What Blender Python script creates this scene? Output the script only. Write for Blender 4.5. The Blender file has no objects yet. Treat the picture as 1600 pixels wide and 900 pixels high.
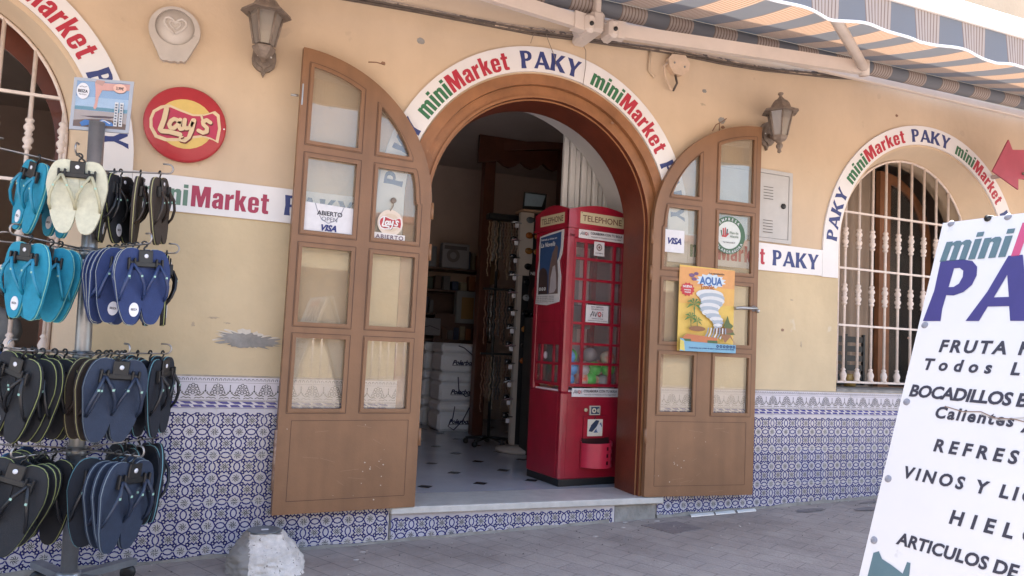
import bpy, math, random
from math import sin, cos, pi, radians
from mathutils import Vector, Matrix, noise
from mathutils.geometry import tessellate_polygon
random.seed(7)
S = bpy.context.scene
COL = S.collection
# ------------------------------------------------------------ camera
cam = bpy.data.cameras.new('camera'); camo = bpy.data.objects.new('camera', cam); COL.objects.link(camo)
yaw, pit, rol = 0.3827, 0.0697, 0.0488
f_ = Vector((sin(yaw)*cos(pit), cos(yaw)*cos(pit), sin(pit)))
r_ = Vector((cos(yaw), -sin(yaw), 0)); u_ = r_.cross(f_)
c_, s_ = cos(rol), sin(rol)
r2, u2 = c_*r_+s_*u_, -s_*r_+c_*u_
camo.matrix_world = Matrix(((r2.x,u2.x,-f_.x,0.1678),(r2.y,u2.y,-f_.y,-4.4157),(r2.z,u2.z,-f_.z,0.4451),(0,0,0,1)))
cam.sensor_width = 36; cam.lens = 1174.4/1600*36; cam.clip_start = .05; cam.clip_end = 500
S.camera = camo
# ------------------------------------------------------------ world, sun, exposure
SUN_EL, SUN_AZ = radians(64), radians(50)      # azimuth from +y towards +x
w = bpy.data.worlds.new('World'); S.world = w; w.use_nodes = True
nt = w.node_tree; bg = nt.nodes['Background']
sky = nt.nodes.new('ShaderNodeTexSky'); sky.sky_type = 'NISHITA'; sky.sun_disc = False
sky.sun_elevation = SUN_EL; sky.sun_rotation = SUN_AZ; sky.air_density = 1.2; sky.dust_density = 2.5
nt.links.new(sky.outputs[0], bg.inputs[0]); bg.inputs[1].default_value = 0.15
sl = bpy.data.lights.new('sun', 'SUN'); sl.energy = 5.0; sl.angle = radians(.5); sl.color = (1, .95, .87)
so = bpy.data.objects.new('sun', sl); COL.objects.link(so)
sd = Vector((sin(SUN_AZ)*cos(SUN_EL), cos(SUN_AZ)*cos(SUN_EL), sin(SUN_EL)))
so.rotation_euler = sd.to_track_quat('Z', 'Y').to_euler(); so.location = (2, -2, 12)
S.view_settings.view_transform = 'Standard'; S.view_settings.look = 'None'
S.view_settings.exposure = 2.1; S.view_settings.gamma = 1
S.cycles.use_denoising = True; S.cycles.max_bounces = 10; S.cycles.transparent_max_bounces = 16
S.cycles.sample_clamp_indirect = 8
# ------------------------------------------------------------ materials
M = {}
def sr(c):
    return tuple(((v/255)/12.92 if v/255 <= .04045 else ((v/255+.055)/1.055)**2.4) for v in c)
def mat(name, col, rough=.6, var=0, scale=8, metal=0, bump=0, bscale=60, col2=None, spec=None, det=6, coat=0, patch=None):
    """principled, base colour linear rgb; var = noise value variation; col2 = second tint; patch=(colour, threshold, scale) worn spots"""
    if name in M: return M[name]
    m = bpy.data.materials.new(name); m.use_nodes = True; n = m.node_tree.nodes; L = m.node_tree.links
    b = n['Principled BSDF']; b.inputs['Roughness'].default_value = rough; b.inputs['Metallic'].default_value = metal
    b.inputs['Base Color'].default_value = (*col, 1)
    if spec is not None: b.inputs['Specular IOR Level'].default_value = spec
    if coat: b.inputs['Coat Weight'].default_value = coat
    tc = n.new('ShaderNodeTexCoord')
    last = None
    if var or col2:
        no = n.new('ShaderNodeTexNoise'); no.inputs['Scale'].default_value = scale; no.inputs['Detail'].default_value = det
        no.inputs['Roughness'].default_value = .62
        L.new(tc.outputs['Object'], no.inputs['Vector'])
        rp = n.new('ShaderNodeValToRGB'); L.new(no.outputs['Fac'], rp.inputs['Fac'])
        c2 = col2 or tuple(v*(1-var) for v in col)
        c1 = col if col2 else tuple(min(1, v*(1+var)) for v in col)
        rp.color_ramp.elements[0].position = .32; rp.color_ramp.elements[1].position = .68
        rp.color_ramp.elements[0].color = (*c2, 1); rp.color_ramp.elements[1].color = (*c1, 1)
        last = rp.outputs['Color']
    if patch:
        n2 = n.new('ShaderNodeTexNoise'); n2.inputs['Scale'].default_value = patch[2]; n2.inputs['Detail'].default_value = 8
        L.new(tc.outputs['Object'], n2.inputs['Vector'])
        r2_ = n.new('ShaderNodeValToRGB'); L.new(n2.outputs['Fac'], r2_.inputs['Fac'])
        r2_.color_ramp.elements[0].position = patch[1]; r2_.color_ramp.elements[1].position = patch[1]+.03
        mx = n.new('ShaderNodeMix'); mx.data_type = 'RGBA'; L.new(r2_.outputs['Color'], mx.inputs[0])
        if last: L.new(last, mx.inputs[6])
        else: mx.inputs[6].default_value = (*col, 1)
        mx.inputs[7].default_value = (*patch[0], 1); last = mx.outputs[2]
    if last: L.new(last, b.inputs['Base Color'])
    if bump:
        nb = n.new('ShaderNodeTexNoise'); nb.inputs['Scale'].default_value = bscale; nb.inputs['Detail'].default_value = 5
        L.new(tc.outputs['Object'], nb.inputs['Vector'])
        bp = n.new('ShaderNodeBump'); bp.inputs['Strength'].default_value = bump; bp.inputs['Distance'].default_value = .01
        L.new(nb.outputs['Fac'], bp.inputs['Height']); L.new(bp.outputs['Normal'], b.inputs['Normal'])
    M[name] = m; return m
def fc(r, g, b, rough=.5, k=.80):
    """flat printed / painted colour given as displayed 0-255"""
    nm = 'print_%d_%d_%d' % (r, g, b)
    c = tuple(v*k for v in sr((r, g, b))); mean = sum(c)/3; c = tuple(v*.92+mean*.08 for v in c)
    return mat(nm, c, rough, var=.05, scale=30)
def glass(name, tint=(1,1,1), refl=.12, haze=0.0, hcol=(.8,.8,.78)):
    m = bpy.data.materials.new(name); m.use_nodes = True; n = m.node_tree.nodes; L = m.node_tree.links
    for x in list(n):
        if x.type == 'BSDF_PRINCIPLED': n.remove(x)
    out = n['Material Output']; t = n.new('ShaderNodeBsdfTransparent'); t.inputs[0].default_value = (*tint, 1)
    g = n.new('ShaderNodeBsdfGlossy'); g.inputs['Roughness'].default_value = .015
    lw = n.new('ShaderNodeLayerWeight'); lw.inputs[0].default_value = .35
    mp = n.new('ShaderNodeMapRange'); mp.inputs[3].default_value = refl; mp.inputs[4].default_value = .9
    L.new(lw.outputs['Fresnel'], mp.inputs[0])
    mp.inputs[1].default_value = .02; mp.inputs[2].default_value = 1
    mx = n.new('ShaderNodeMixShader'); L.new(mp.outputs[0], mx.inputs[0]); L.new(t.outputs[0], mx.inputs[1]); L.new(g.outputs[0], mx.inputs[2])
    last = mx
    if haze:
        d = n.new('ShaderNodeBsdfDiffuse'); d.inputs[0].default_value = (*hcol, 1)
        no = n.new('ShaderNodeTexNoise'); no.inputs['Scale'].default_value = 2.5; no.inputs['Detail'].default_value = 5
        tc = n.new('ShaderNodeTexCoord'); L.new(tc.outputs['Object'], no.inputs['Vector'])
        m2 = n.new('ShaderNodeMath'); m2.operation = 'MULTIPLY'; m2.inputs[1].default_value = haze*2; L.new(no.outputs['Fac'], m2.inputs[0])
        mx2 = n.new('ShaderNodeMixShader'); L.new(m2.outputs[0], mx2.inputs[0]); L.new(mx.outputs[0], mx2.inputs[1]); L.new(d.outputs[0], mx2.inputs[2]); last = mx2
    L.new(last.outputs[0], out.inputs[0]); M[name] = m; return m
# ------------------------------------------------------------ mesh building
ORG = {}
class MB:
    def __init__(s): s.v = []; s.f = []; s.mi = []; s.mats = []; s.sm = []
    def m(s, mt):
        if mt not in s.mats: s.mats.append(mt)
        return s.mats.index(mt)
    def add(s, vs, fs, mt, smooth=False):
        o = len(s.v); s.v += [tuple(v) for v in vs]; k = s.m(mt)
        for f in fs: s.f.append(tuple(o+i for i in f)); s.mi.append(k); s.sm.append(smooth)
    def box(s, x0, x1, y0, y1, z0, z1, mt, bev=0, rot=0, c=None):
        x0, x1 = min(x0, x1), max(x0, x1); y0, y1 = min(y0, y1), max(y0, y1); z0, z1 = min(z0, z1), max(z0, z1)
        if bev <= 0:
            vs = [(x, y, z) for z in (z0, z1) for y in (y0, y1) for x in (x0, x1)]
            fs = [(0,2,3,1),(4,5,7,6),(0,1,5,4),(2,6,7,3),(0,4,6,2),(1,3,7,5)]
        else:
            b = min(bev, (x1-x0)/2.01, (y1-y0)/2.01, (z1-z0)/2.01)
            vs = []; 
            for (zz, i) in ((z0, b), (z0+b, 0), (z1-b, 0), (z1, b)):
                for (x, y) in ((x0+b, y0+i), (x1-b, y0+i), (x1-i, y0+b), (x1-i, y1-b), (x1-b, y1-i), (x0+b, y1-i), (x0+i, y1-b), (x0+i, y0+b)):
                    vs.append((x, y, zz))
            fs = [tuple(reversed(range(8))), tuple(range(24, 32))]
            for l in range(3):
                for k in range(8):
                    a, a2 = l*8+k, l*8+(k+1) % 8; fs.append((a, a2, a2+8, a+8))
        if rot:
            c = c or ((x0+x1)/2, (y0+y1)/2); cr, sr_ = cos(rot), sin(rot)
            vs = [(c[0]+(x-c[0])*cr-(y-c[1])*sr_, c[1]+(x-c[0])*sr_+(y-c[1])*cr, z) for x, y, z in vs]
        s.add(vs, fs, mt)
    def tube(s, pts, r, mt, n=8, cap=True, closed=False):
        pts = [Vector(p) for p in pts]; N = len(pts); rs = r if isinstance(r, (list, tuple)) else [r]*N
        vs = []; pv = None
        for i, p in enumerate(pts):
            if closed: t = pts[(i+1) % N]-pts[i-1]
            else: t = pts[min(i+1, N-1)]-pts[max(i-1, 0)]
            if t.length < 1e-9: t = Vector((0,0,1))
            t.normalize()
            if pv is None:
                a = Vector((0,0,1)) if abs(t.z) < .9 else Vector((1,0,0))
                pv = t.cross(a).normalized()
            else:
                pv = pv-t*pv.dot(t)
                pv = pv.normalized() if pv.length > 1e-6 else t.orthogonal().normalized()
            q = t.cross(pv)
            for k in range(n):
                an = 2*pi*k/n; vs.append(p+(pv*cos(an)+q*sin(an))*rs[i])
        fs = []
        for i in range(N if closed else N-1):
            for k in range(n):
                a = i*n+k; b = i*n+(k+1) % n; c = ((i+1) % N)*n+(k+1) % n; d = ((i+1) % N)*n+k; fs.append((a, b, c, d))
        if cap and not closed: fs += [tuple(reversed(range(n))), tuple(range((N-1)*n, N*n))]
        s.add(vs, fs, mt, True)
    def lathe(s, prof, c, mt, n=16, axis='z', smooth=True, ph=0):
        vs = []; fs = []
        for (r, h) in prof:
            for k in range(n):
                a = 2*pi*k/n+ph
                if axis == 'z': vs.append((c[0]+r*cos(a), c[1]+r*sin(a), c[2]+h))
                elif axis == 'y': vs.append((c[0]+r*cos(a), c[1]+h, c[2]+r*sin(a)))
                else: vs.append((c[0]+h, c[1]+r*cos(a), c[2]+r*sin(a)))
        for i in range(len(prof)-1):
            for k in range(n): fs.append((i*n+k, i*n+(k+1) % n, (i+1)*n+(k+1) % n, (i+1)*n+k))
        fs += [tuple(reversed(range(n))), tuple(range((len(prof)-1)*n, len(prof)*n))]
        s.add(vs, fs, mt, smooth)
    def sphere(s, c, r, mt, n=14, sq=(1,1,1)):
        prof = [(r*sin(pi*i/8)+1e-5, -r*cos(pi*i/8)) for i in range(9)]
        b = MB(); b.lathe(prof, (0,0,0), mt, n)
        s.add([(c[0]+x*sq[0], c[1]+y*sq[1], c[2]+z*sq[2]) for x, y, z in b.v], b.f, mt, True)
    def prism(s, pts, y0, y1, mt, holes=(), side=None, fr=None):
        """outline in (x,z), extruded from y0 (front) to y1; fr: Frame -> (u,v,depth)"""
        loops = [list(pts)]+[list(h) for h in holes]
        tris = tessellate_polygon([[Vector((p[0], p[1], 0)) for p in l] for l in loops])
        allp = [p for l in loops for p in l]; n = len(allp)
        P = (lambda x, z, y: (x, y, z)) if fr is None else (lambda x, z, y: fr.p(x, z, -y))
        vs = [P(p[0], p[1], y0) for p in allp]+[P(p[0], p[1], y1) for p in allp]
        s.add(vs, [tuple(t) for t in tris]+[tuple(n+i for i in reversed(t)) for t in tris], mt)
        fs = []; o = 0
        for l in loops:
            k = len(l)
            for i in range(k): fs.append((o+i, o+(i+1) % k, n+o+(i+1) % k, n+o+i))
            o += k
        s.add(vs, fs, side or mt)
    def build(s, name, parent=None, recalc=True):
        me = bpy.data.meshes.new(name)
        o = Vector(ORG.get(parent.name, (0,0,0))) if parent else Vector((0,0,0))
        me.from_pydata([tuple(Vector(v)-o) for v in s.v], [], s.f)
        for mt in s.mats: me.materials.append(mt)
        me.polygons.foreach_set('material_index', s.mi); me.polygons.foreach_set('use_smooth', s.sm)
        me.update()
        ob = bpy.data.objects.new(name, me); COL.objects.link(ob)
        if parent: ob.parent = parent; ORG[ob.name] = tuple(o)
        else: ORG[ob.name] = (0,0,0)
        return ob
def tag(o, label=None, cat=None, group=None, kind=None):
    if label: o['label'] = label
    if cat: o['category'] = cat
    if group: o['group'] = group
    if kind: o['kind'] = kind
    return o
def thing(name, label, cat, loc=(0,0,0), group=None):
    o = bpy.data.objects.new(name, None); COL.objects.link(o); o.location = loc; ORG[o.name] = tuple(loc)
    o.empty_display_size = .1
    return tag(o, label, cat, group)
def copy_tree(o, parent=None):
    c = o.copy(); COL.objects.link(c)
    if parent: c.parent = parent
    for ch in list(o.children): copy_tree(ch, c)
    return c
class Frame:
    def __init__(s, o, x=(1,0,0), y=(0,0,1), n=(0,-1,0)):
        s.o = Vector(o); s.x = Vector(x).normalized(); s.y = Vector(y).normalized(); s.n = Vector(n).normalized()
    def p(s, u, v, w=0): return tuple(s.o+s.x*u+s.y*v+s.n*w)
# ------------------------------------------------------------ lettering
G = {
 'i': ([[(0,0),(0,.75),(.2,.75),(.2,0)], [(0,.83),(0,1),(.2,1),(.2,.83)]], [], .24),
 'n': ([[(0,0),(0,.75),(.2,.75),(.2,.69),(.3,.76),(.43,.75),(.5,.66),(.5,0),(.3,0),(.3,.56),(.25,.6),(.2,.56),(.2,0)]], [], .54),
 'm': ([[(0,0),(0,.75),(.2,.75),(.2,.69),(.3,.76),(.42,.75),(.48,.68),(.58,.76),(.7,.75),(.78,.66),(.78,0),(.58,0),(.58,.56),(.53,.6),(.49,.56),(.49,0),(.29,0),(.29,.56),(.25,.6),(.2,.56),(.2,0)]], [], .82),
 'M': ([[(0,0),(0,1),(.3,1),(.42,.5),(.54,1),(.84,1),(.84,0),(.64,0),(.64,.58),(.5,0),(.34,0),(.2,.58),(.2,0)]], [], .88),
 'a': ([[(.02,.5),(.02,.64),(.1,.74),(.25,.77),(.4,.74),(.49,.64),(.49,0),(.3,0),(.29,.05),(.18,-.01),(.06,.03),(0,.14),(0,.3),(.07,.4),(.22,.45),(.29,.48),(.29,.58),(.25,.62),(.21,.58),(.21,.5)]], [[(.2,.16),(.2,.27),(.29,.34),(.29,.16),(.245,.12)]], .53),
 'r': ([[(0,0),(0,.75),(.19,.75),(.2,.65),(.27,.75),(.38,.77),(.38,.56),(.26,.54),(.2,.47),(.2,0)]], [], .4),
 'k': ([[(0,0),(0,1),(.2,1),(.2,.5),(.31,.75),(.51,.75),(.37,.42),(.54,0),(.33,0),(.2,.33),(.2,0)]], [], .55),
 'e': ([[(.5,.35),(.5,.6),(.46,.7),(.36,.76),(.25,.77),(.14,.76),(.04,.7),(0,.6),(0,.16),(.04,.05),(.14,-.01),(.25,-.02),(.36,-.01),(.46,.05),(.5,.16),(.5,.28),(.31,.28),(.31,.16),(.25,.12),(.2,.16),(.2,.35)]], [[(.2,.45),(.2,.59),(.255,.63),(.31,.59),(.31,.45)]], .53),
 't': ([[(.08,.12),(.08,.61),(0,.61),(0,.75),(.08,.75),(.08,.95),(.28,.95),(.28,.75),(.38,.75),(.38,.61),(.28,.61),(.28,.17),(.38,.15),(.38,0),(.2,-.01),(.11,.03)]], [], .42),
 'P': ([[(-.02,0),(.02,.5),(-.02,1),(.34,1),(.5,.96),(.6,.86),(.63,.72),(.6,.57),(.5,.46),(.36,.41),(.24,.42),(.24,.2),(.27,0)]], [[(.24,.55),(.24,.86),(.33,.86),(.4,.81),(.42,.71),(.39,.6),(.32,.55)]], .66),
 'A': ([[(0,0),(.2,.45),(.36,1),(.56,1),(.73,.5),(.93,0),(.64,0),(.57,.22),(.27,.22),(.2,0)]], [[(.32,.36),(.42,.7),(.53,.36)]], .9),
 'K': ([[(-.02,0),(.02,.5),(-.02,1),(.27,1),(.24,.56),(.32,.66),(.55,1),(.8,1),(.47,.57),(.86,0),(.54,0),(.3,.42),(.24,.38),(.24,.2),(.27,0)]], [], .84),
 'Y': ([[(-.03,1),(.1,.78),(.27,.42),(.27,.2),(.24,0),(.53,0),(.5,.2),(.5,.42),(.66,.75),(.82,1),(.6,1),(.44,.62),(.26,1)]], [], .8),
}
_gc = {}
def glyph(ch):
    if ch in _gc: return _gc[ch]
    outs, holes, adv = G[ch]; vs = []; fs = []
    for i, o in enumerate(outs):
        loops = [o]+(holes if i == 0 else [])
        t = tessellate_polygon([[Vector((a, b, 0)) for a, b in l] for l in loops])
        k = len(vs); vs += [p for l in loops for p in l]; fs += [tuple(k+j for j in x) for x in t]
    _gc[ch] = (vs, fs, adv); return _gc[ch]
def word(st, h, xs=1.0, sp=0.0):
    out = []; x = 0
    for ch in st:
        vs, fs, adv = glyph(ch); out.append((x, [(a*h*xs, b*h) for a, b in vs], fs, adv*h*xs)); x += (adv+sp)*h*xs
    return out, x-sp*h*xs
_tc = {}
def ftxt(s, bold=0.0, shear=0.0, sp=1.0):
    """Blender's built in font as flat triangles; cap height scaled to 1"""
    k = (s, bold, shear, sp)
    if k in _tc: return _tc[k]
    t = bpy.data.curves.new('lettering', 'FONT'); t.body = s; t.offset = bold; t.shear = shear; t.space_character = sp; t.resolution_u = 3
    o = bpy.data.objects.new('lettering', t); m = bpy.data.meshes.new_from_object(o)
    vs = [(v.co.x/.729, v.co.y/.729) for v in m.vertices]; fs = [tuple(p.vertices) for p in m.polygons]
    bpy.data.objects.remove(o); bpy.data.curves.remove(t); bpy.data.meshes.remove(m)
    x0 = min(v[0] for v in vs) if vs else 0
    vs = [(a-x0, b) for a, b in vs]; wd = max(v[0] for v in vs) if vs else 0
    _tc[k] = (vs, fs, wd); return _tc[k]
class Panel:
    """flat artwork on a frame; every layer a hair above the last"""
    def __init__(s, fr, mb=None, step=.0006): s.fr = fr; s.mb = mb or MB(); s.w = step; s.st = step
    def up(s): s.w += s.st
    def poly(s, pts, mt, holes=(), up=True):
        loops = [list(pts)]+[list(h) for h in holes]
        t = tessellate_polygon([[Vector((a, b, 0)) for a, b in l] for l in loops])
        s.mb.add([s.fr.p(a, b, s.w) for l in loops for a, b in l], [tuple(x) for x in t], mt)
        if up: s.up()
    def rect(s, a, b, c, d, mt): s.poly([(a,b),(c,b),(c,d),(a,d)], mt)
    def disc(s, u, v, r, mt, ry=None, n=28, r0=0):
        ry = ry or r; o = [(u+r*cos(2*pi*k/n), v+ry*sin(2*pi*k/n)) for k in range(n)]
        h = [[(u+r0*cos(2*pi*k/n), v+ry/r*r0*sin(2*pi*k/n)) for k in range(n)]] if r0 else ()
        s.poly(o, mt, h)
    def line(s, pts, wd, mt):
        for (a, b), (c, d) in zip(pts, pts[1:]):
            dx, dy = c-a, d-b; L = math.hypot(dx, dy) or 1; nx, ny = -dy/L*wd/2, dx/L*wd/2
            s.mb.add([s.fr.p(*q, s.w) for q in ((a+nx,b+ny),(c+nx,d+ny),(c-nx,d-ny),(a-nx,b-ny))], [(0,1,2,3)], mt)
        s.up()
    def text(s, st, u, v, h, mt, bold=.02, shear=0, sp=1.0, width=None, align='l', ang=0):
        vs, fs, wd = ftxt(st, bold, shear, sp); k = (width/wd) if width else h
        W = wd*k; off = 0 if align == 'l' else -W/2 if align == 'c' else -W
        ca, sa = cos(ang), sin(ang)
        s.mb.add([s.fr.p(u+(a*k+off)*ca-b*h*sa, v+(a*k+off)*sa+b*h*ca, s.w) for a, b in vs], fs, mt); s.up(); return W
    def glyphs(s, st, u, v, h, mt, xs=1, sp=0, shear=0):
        L, W = word(st, h, xs, sp)
        for x, vs, fs, adv in L: s.mb.add([s.fr.p(u+x+a+shear*b, v+b, s.w) for a, b in vs], fs, mt)
        s.up(); return W
    def arc(s, parts, cx, cz, r, a0, a1, h, xs=None, sp=.06):
        """parts [(string, material)] set round a circle from angle a0 to a1 (degrees clockwise from the top), base line radius r"""
        tot = 0
        for st, mt in parts: tot += word(st, h, 1, sp)[1]+sp*h
        arcl = radians(a1-a0)*(r+h*.4); xs = arcl/tot; x = 0
        for st, mt in parts:
            L, W = word(st, h, xs, sp)
            for gx, vs, fs, adv in L:
                th = radians(a0)+(x+gx+adv/2)/(r+h*.4)
                ca, sa = cos(th), sin(th)
                s.mb.add([s.fr.p(cx+(r+b)*sa+(a-adv/2)*ca, cz+(r+b)*ca-(a-adv/2)*sa, s.w) for a, b in vs], fs, mt)
            x += W+sp*h*xs
        s.up()
    def farc(s, st, cx, cz, r, a0, a1, h, mt, bold=.02, inside=False):
        n = len(st)
        for i, ch in enumerate(st):
            if ch == ' ': continue
            th = radians(a0+(a1-a0)*(i+.5)/n); vs, fs, wd = ftxt(ch, bold); ca, sa = cos(th), sin(th)
            P = []
            for a, b in vs:
                a_ = (a-wd/2)*h; b_ = b*h
                if inside: P.append(s.fr.p(cx+(r-b_)*sa-a_*ca, cz+(r-b_)*ca+a_*sa, s.w))
                else: P.append(s.fr.p(cx+(r+b_)*sa+a_*ca, cz+(r+b_)*ca-a_*sa, s.w))
            s.mb.add(P, fs, mt)
        s.up()
def arcpts(cx, cz, r, a0, a1, n):
    """degrees clockwise from the top"""
    return [(cx+r*sin(radians(a0+(a1-a0)*i/n)), cz+r*cos(radians(a0+(a1-a0)*i/n))) for i in range(n+1)]
# ============================================================ STRUCTURE
wallm = mat('plaster_peach', (.595,.452,.315), .85, var=.06, scale=1.6, bump=.7, bscale=9, patch=((.54,.41,.29), .66, 5))
wall2 = mat('plaster_cream', (.585,.46,.29), .85, var=.08, scale=1.8, bump=.5, bscale=14, patch=((.64,.54,.39), .68, 4))
revm = mat('plaster_reveal', (.60,.47,.335), .85, var=.06, scale=3, bump=.2, bscale=30)
whitep = mat('white_plaster', (.62,.60,.58), .8, var=.06, scale=3, bump=.15)
concrete = mat('raw_concrete', (.27,.255,.235), .9, var=.25, scale=9, bump=.6, bscale=40)
brown = mat('brown_door_paint', (.228,.113,.055), .42, var=.10, scale=4, bump=.06, bscale=90, patch=((.30,.20,.13), .77, 14))
brown2 = mat('brown_groove', (.075,.035,.02), .6)
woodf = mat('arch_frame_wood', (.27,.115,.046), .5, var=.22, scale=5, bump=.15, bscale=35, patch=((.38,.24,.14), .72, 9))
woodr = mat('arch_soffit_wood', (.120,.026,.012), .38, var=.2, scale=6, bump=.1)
woodd = mat('dark_wood', (.10,.03,.016), .4, var=.25, scale=7)
marble = mat('step_marble', (.52,.50,.47), .35, var=.12, scale=12, bump=.1)
tilew = mat('glazed_tile_white', (.55,.52,.57), .22, var=.06, scale=3)
tileb = mat('glazed_tile_blue', (.024,.028,.19), .25)
tiled = mat('glazed_tile_dark', (.05,.055,.06), .3)
tileg = mat('glazed_tile_olive', (.10,.10,.085), .3)
tilevar = [mat('glazed_tile_white_%s' % n_, c_a, r_a, var=.07, scale=6, bump=.04, bscale=12) for n_, c_a, r_a in (('cool',(.475,.46,.52),.18),('plain',(.50,.475,.52),.24),('warm',(.51,.475,.495),.22),('dull',(.44,.42,.465),.34))]
tilebr = mat('glazed_tile_edge', (.35,.29,.22), .5, var=.2, scale=20)
groutm = mat('tile_grout', (.50,.48,.46), .9, var=.15, scale=20)
ironw = mat('white_painted_iron', (.68,.58,.52), .45, var=.10, scale=25, bump=.1, patch=((.25,.12,.07), .74, 40))
whitel = mat('white_lacquer', (.80,.78,.76), .4, var=.03, scale=5, patch=((.5,.45,.4), .75, 7))
dirtyw = mat('awning_arm_white', (.62,.54,.48), .45, var=.06, scale=5, patch=((.35,.26,.2), .76, 10))
chrome = mat('brushed_steel', (.42,.42,.43), .32, metal=.85, var=.08, scale=30)
black = mat('black_plastic', (.012,.012,.013), .45)
darkin = mat('dark_interior_wall', (.56,.44,.385), .8, var=.1, scale=2)
signw = mat('sign_board_white', (.72,.69,.68), .45, var=.05, scale=3, patch=((.5,.44,.38), .76, 12))
def streaked(m, amt=.2, sx=6, sz=.5):
    """soft vertical weather streaks of the paint itself"""
    n = m.node_tree.nodes; L = m.node_tree.links; b = n['Principled BSDF']
    src = b.inputs['Base Color'].links[0].from_socket
    tc = n.new('ShaderNodeTexCoord'); mp = n.new('ShaderNodeMapping'); mp.inputs['Scale'].default_value = (sx, sx, sz)
    no = n.new('ShaderNodeTexNoise'); no.inputs['Scale'].default_value = 1; no.inputs['Detail'].default_value = 6
    L.new(tc.outputs['Object'], mp.inputs[0]); L.new(mp.outputs[0], no.inputs['Vector'])
    mr = n.new('ShaderNodeMapRange'); mr.inputs[1].default_value = .35; mr.inputs[2].default_value = .7; mr.inputs[3].default_value = 1; mr.inputs[4].default_value = 1-amt
    L.new(no.outputs['Fac'], mr.inputs[0])
    mx = n.new('ShaderNodeMix'); mx.data_type = 'RGBA'; mx.blend_type = 'MULTIPLY'; mx.inputs[0].default_value = 1
    L.new(src, mx.inputs[6]); cb = n.new('ShaderNodeCombineColor')
    for i in range(3): L.new(mr.outputs[0], cb.inputs[i])
    L.new(cb.outputs[0], mx.inputs[7]); L.new(mx.outputs[2], b.inputs['Base Color'])
streaked(wallm, .14, 2.2, .5); streaked(wall2, .16, 2.5, .6); streaked(brown, .18, 9, .8)

# ---------------- ground (street rises gently to the right)
def gz(x, y=0): return -.805+.034*max(-6, min(9, x))
gm = bpy.data.materials.new('street_paving'); gm.use_nodes = True
n = gm.node_tree.nodes; L = gm.node_tree.links; b = n['Principled BSDF']; b.inputs['Roughness'].default_value = .75
tc = n.new('ShaderNodeTexCoord'); mp = n.new('ShaderNodeMapping'); mp.inputs['Rotation'].default_value = (0,0,radians(64))
L.new(tc.outputs['Object'], mp.inputs[0])
br = n.new('ShaderNodeTexBrick'); br.inputs['Scale'].default_value = 1; br.inputs['Brick Width'].default_value = .26; br.inputs['Row Height'].default_value = .13
br.inputs['Mortar Size'].default_value = .004; br.inputs['Mortar Smooth'].default_value = .6; br.inputs['Bias'].default_value = -.3
br.inputs['Color1'].default_value = (.36,.31,.278,1); br.inputs['Color2'].default_value = (.325,.28,.255,1); br.inputs['Mortar'].default_value = (.215,.185,.172,1)
L.new(mp.outputs[0], br.inputs['Vector'])
no = n.new('ShaderNodeTexNoise'); no.inputs['Scale'].default_value = 2.2; no.inputs['Detail'].default_value = 9; no.inputs['Roughness'].default_value = .7; L.new(tc.outputs['Object'], no.inputs['Vector'])
rp = n.new('ShaderNodeValToRGB'); rp.color_ramp.elements[0].position = .35; rp.color_ramp.elements[0].color = (.70,.68,.68,1); rp.color_ramp.elements[1].position = .6; rp.color_ramp.elements[1].color = (1,1,1,1)
L.new(no.outputs['Fac'], rp.inputs['Fac'])
mx = n.new('ShaderNodeMix'); mx.data_type = 'RGBA'; mx.blend_type = 'MULTIPLY'; mx.inputs[0].default_value = 1
L.new(br.outputs['Color'], mx.inputs[6]); L.new(rp.outputs['Color'], mx.inputs[7]); L.new(mx.outputs[2], b.inputs['Base Color'])
n3 = n.new('ShaderNodeTexNoise'); n3.inputs['Scale'].default_value = 60; L.new(tc.outputs['Object'], n3.inputs['Vector'])
bp = n.new('ShaderNodeBump'); bp.inputs['Strength'].default_value = .35; bp.inputs['Distance'].default_value = .01; L.new(n3.outputs['Fac'], bp.inputs['Height']); L.new(bp.outputs[0], b.inputs['Normal'])
g = MB(); xs_ = [-200,-6,-3,0,3,6,9,200]; ys_ = [-200,-12,-6,-3,-1,.02]
vs = [(x, y, gz(x)) for y in ys_ for x in xs_]; k = len(xs_)
g.add(vs, [(j*k+i, j*k+i+1, (j+1)*k+i+1, (j+1)*k+i) for j in range(len(ys_)-1) for i in range(k-1)], gm)
tag(g.build('ground'), kind='structure')
g = MB(); g.box(-200,200,5.5,200,-1.1,-.95,gm); tag(g.build('ground'), kind='structure')

# ---------------- shop building
bld = thing('shop_building', 'peach shop building with arched doorway, blue tiled base and two grilled windows', 'building', (2.15, 0, -.7))
DC = (2.15, 1.255)
def archpoly(cx, cz, r, zb, n=36):
    return [(cx-r, zb)]+arcpts(cx, cz, r, -90, 90, n)+[(cx+r, zb)]
LW, RW = (-1.337, 1.26), (5.59, 1.26)
holes_hi = [archpoly(*DC, .93, 1.05), archpoly(*LW, .905, 1.05), archpoly(*RW, .94, 1.05)]
mb = MB()
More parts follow.
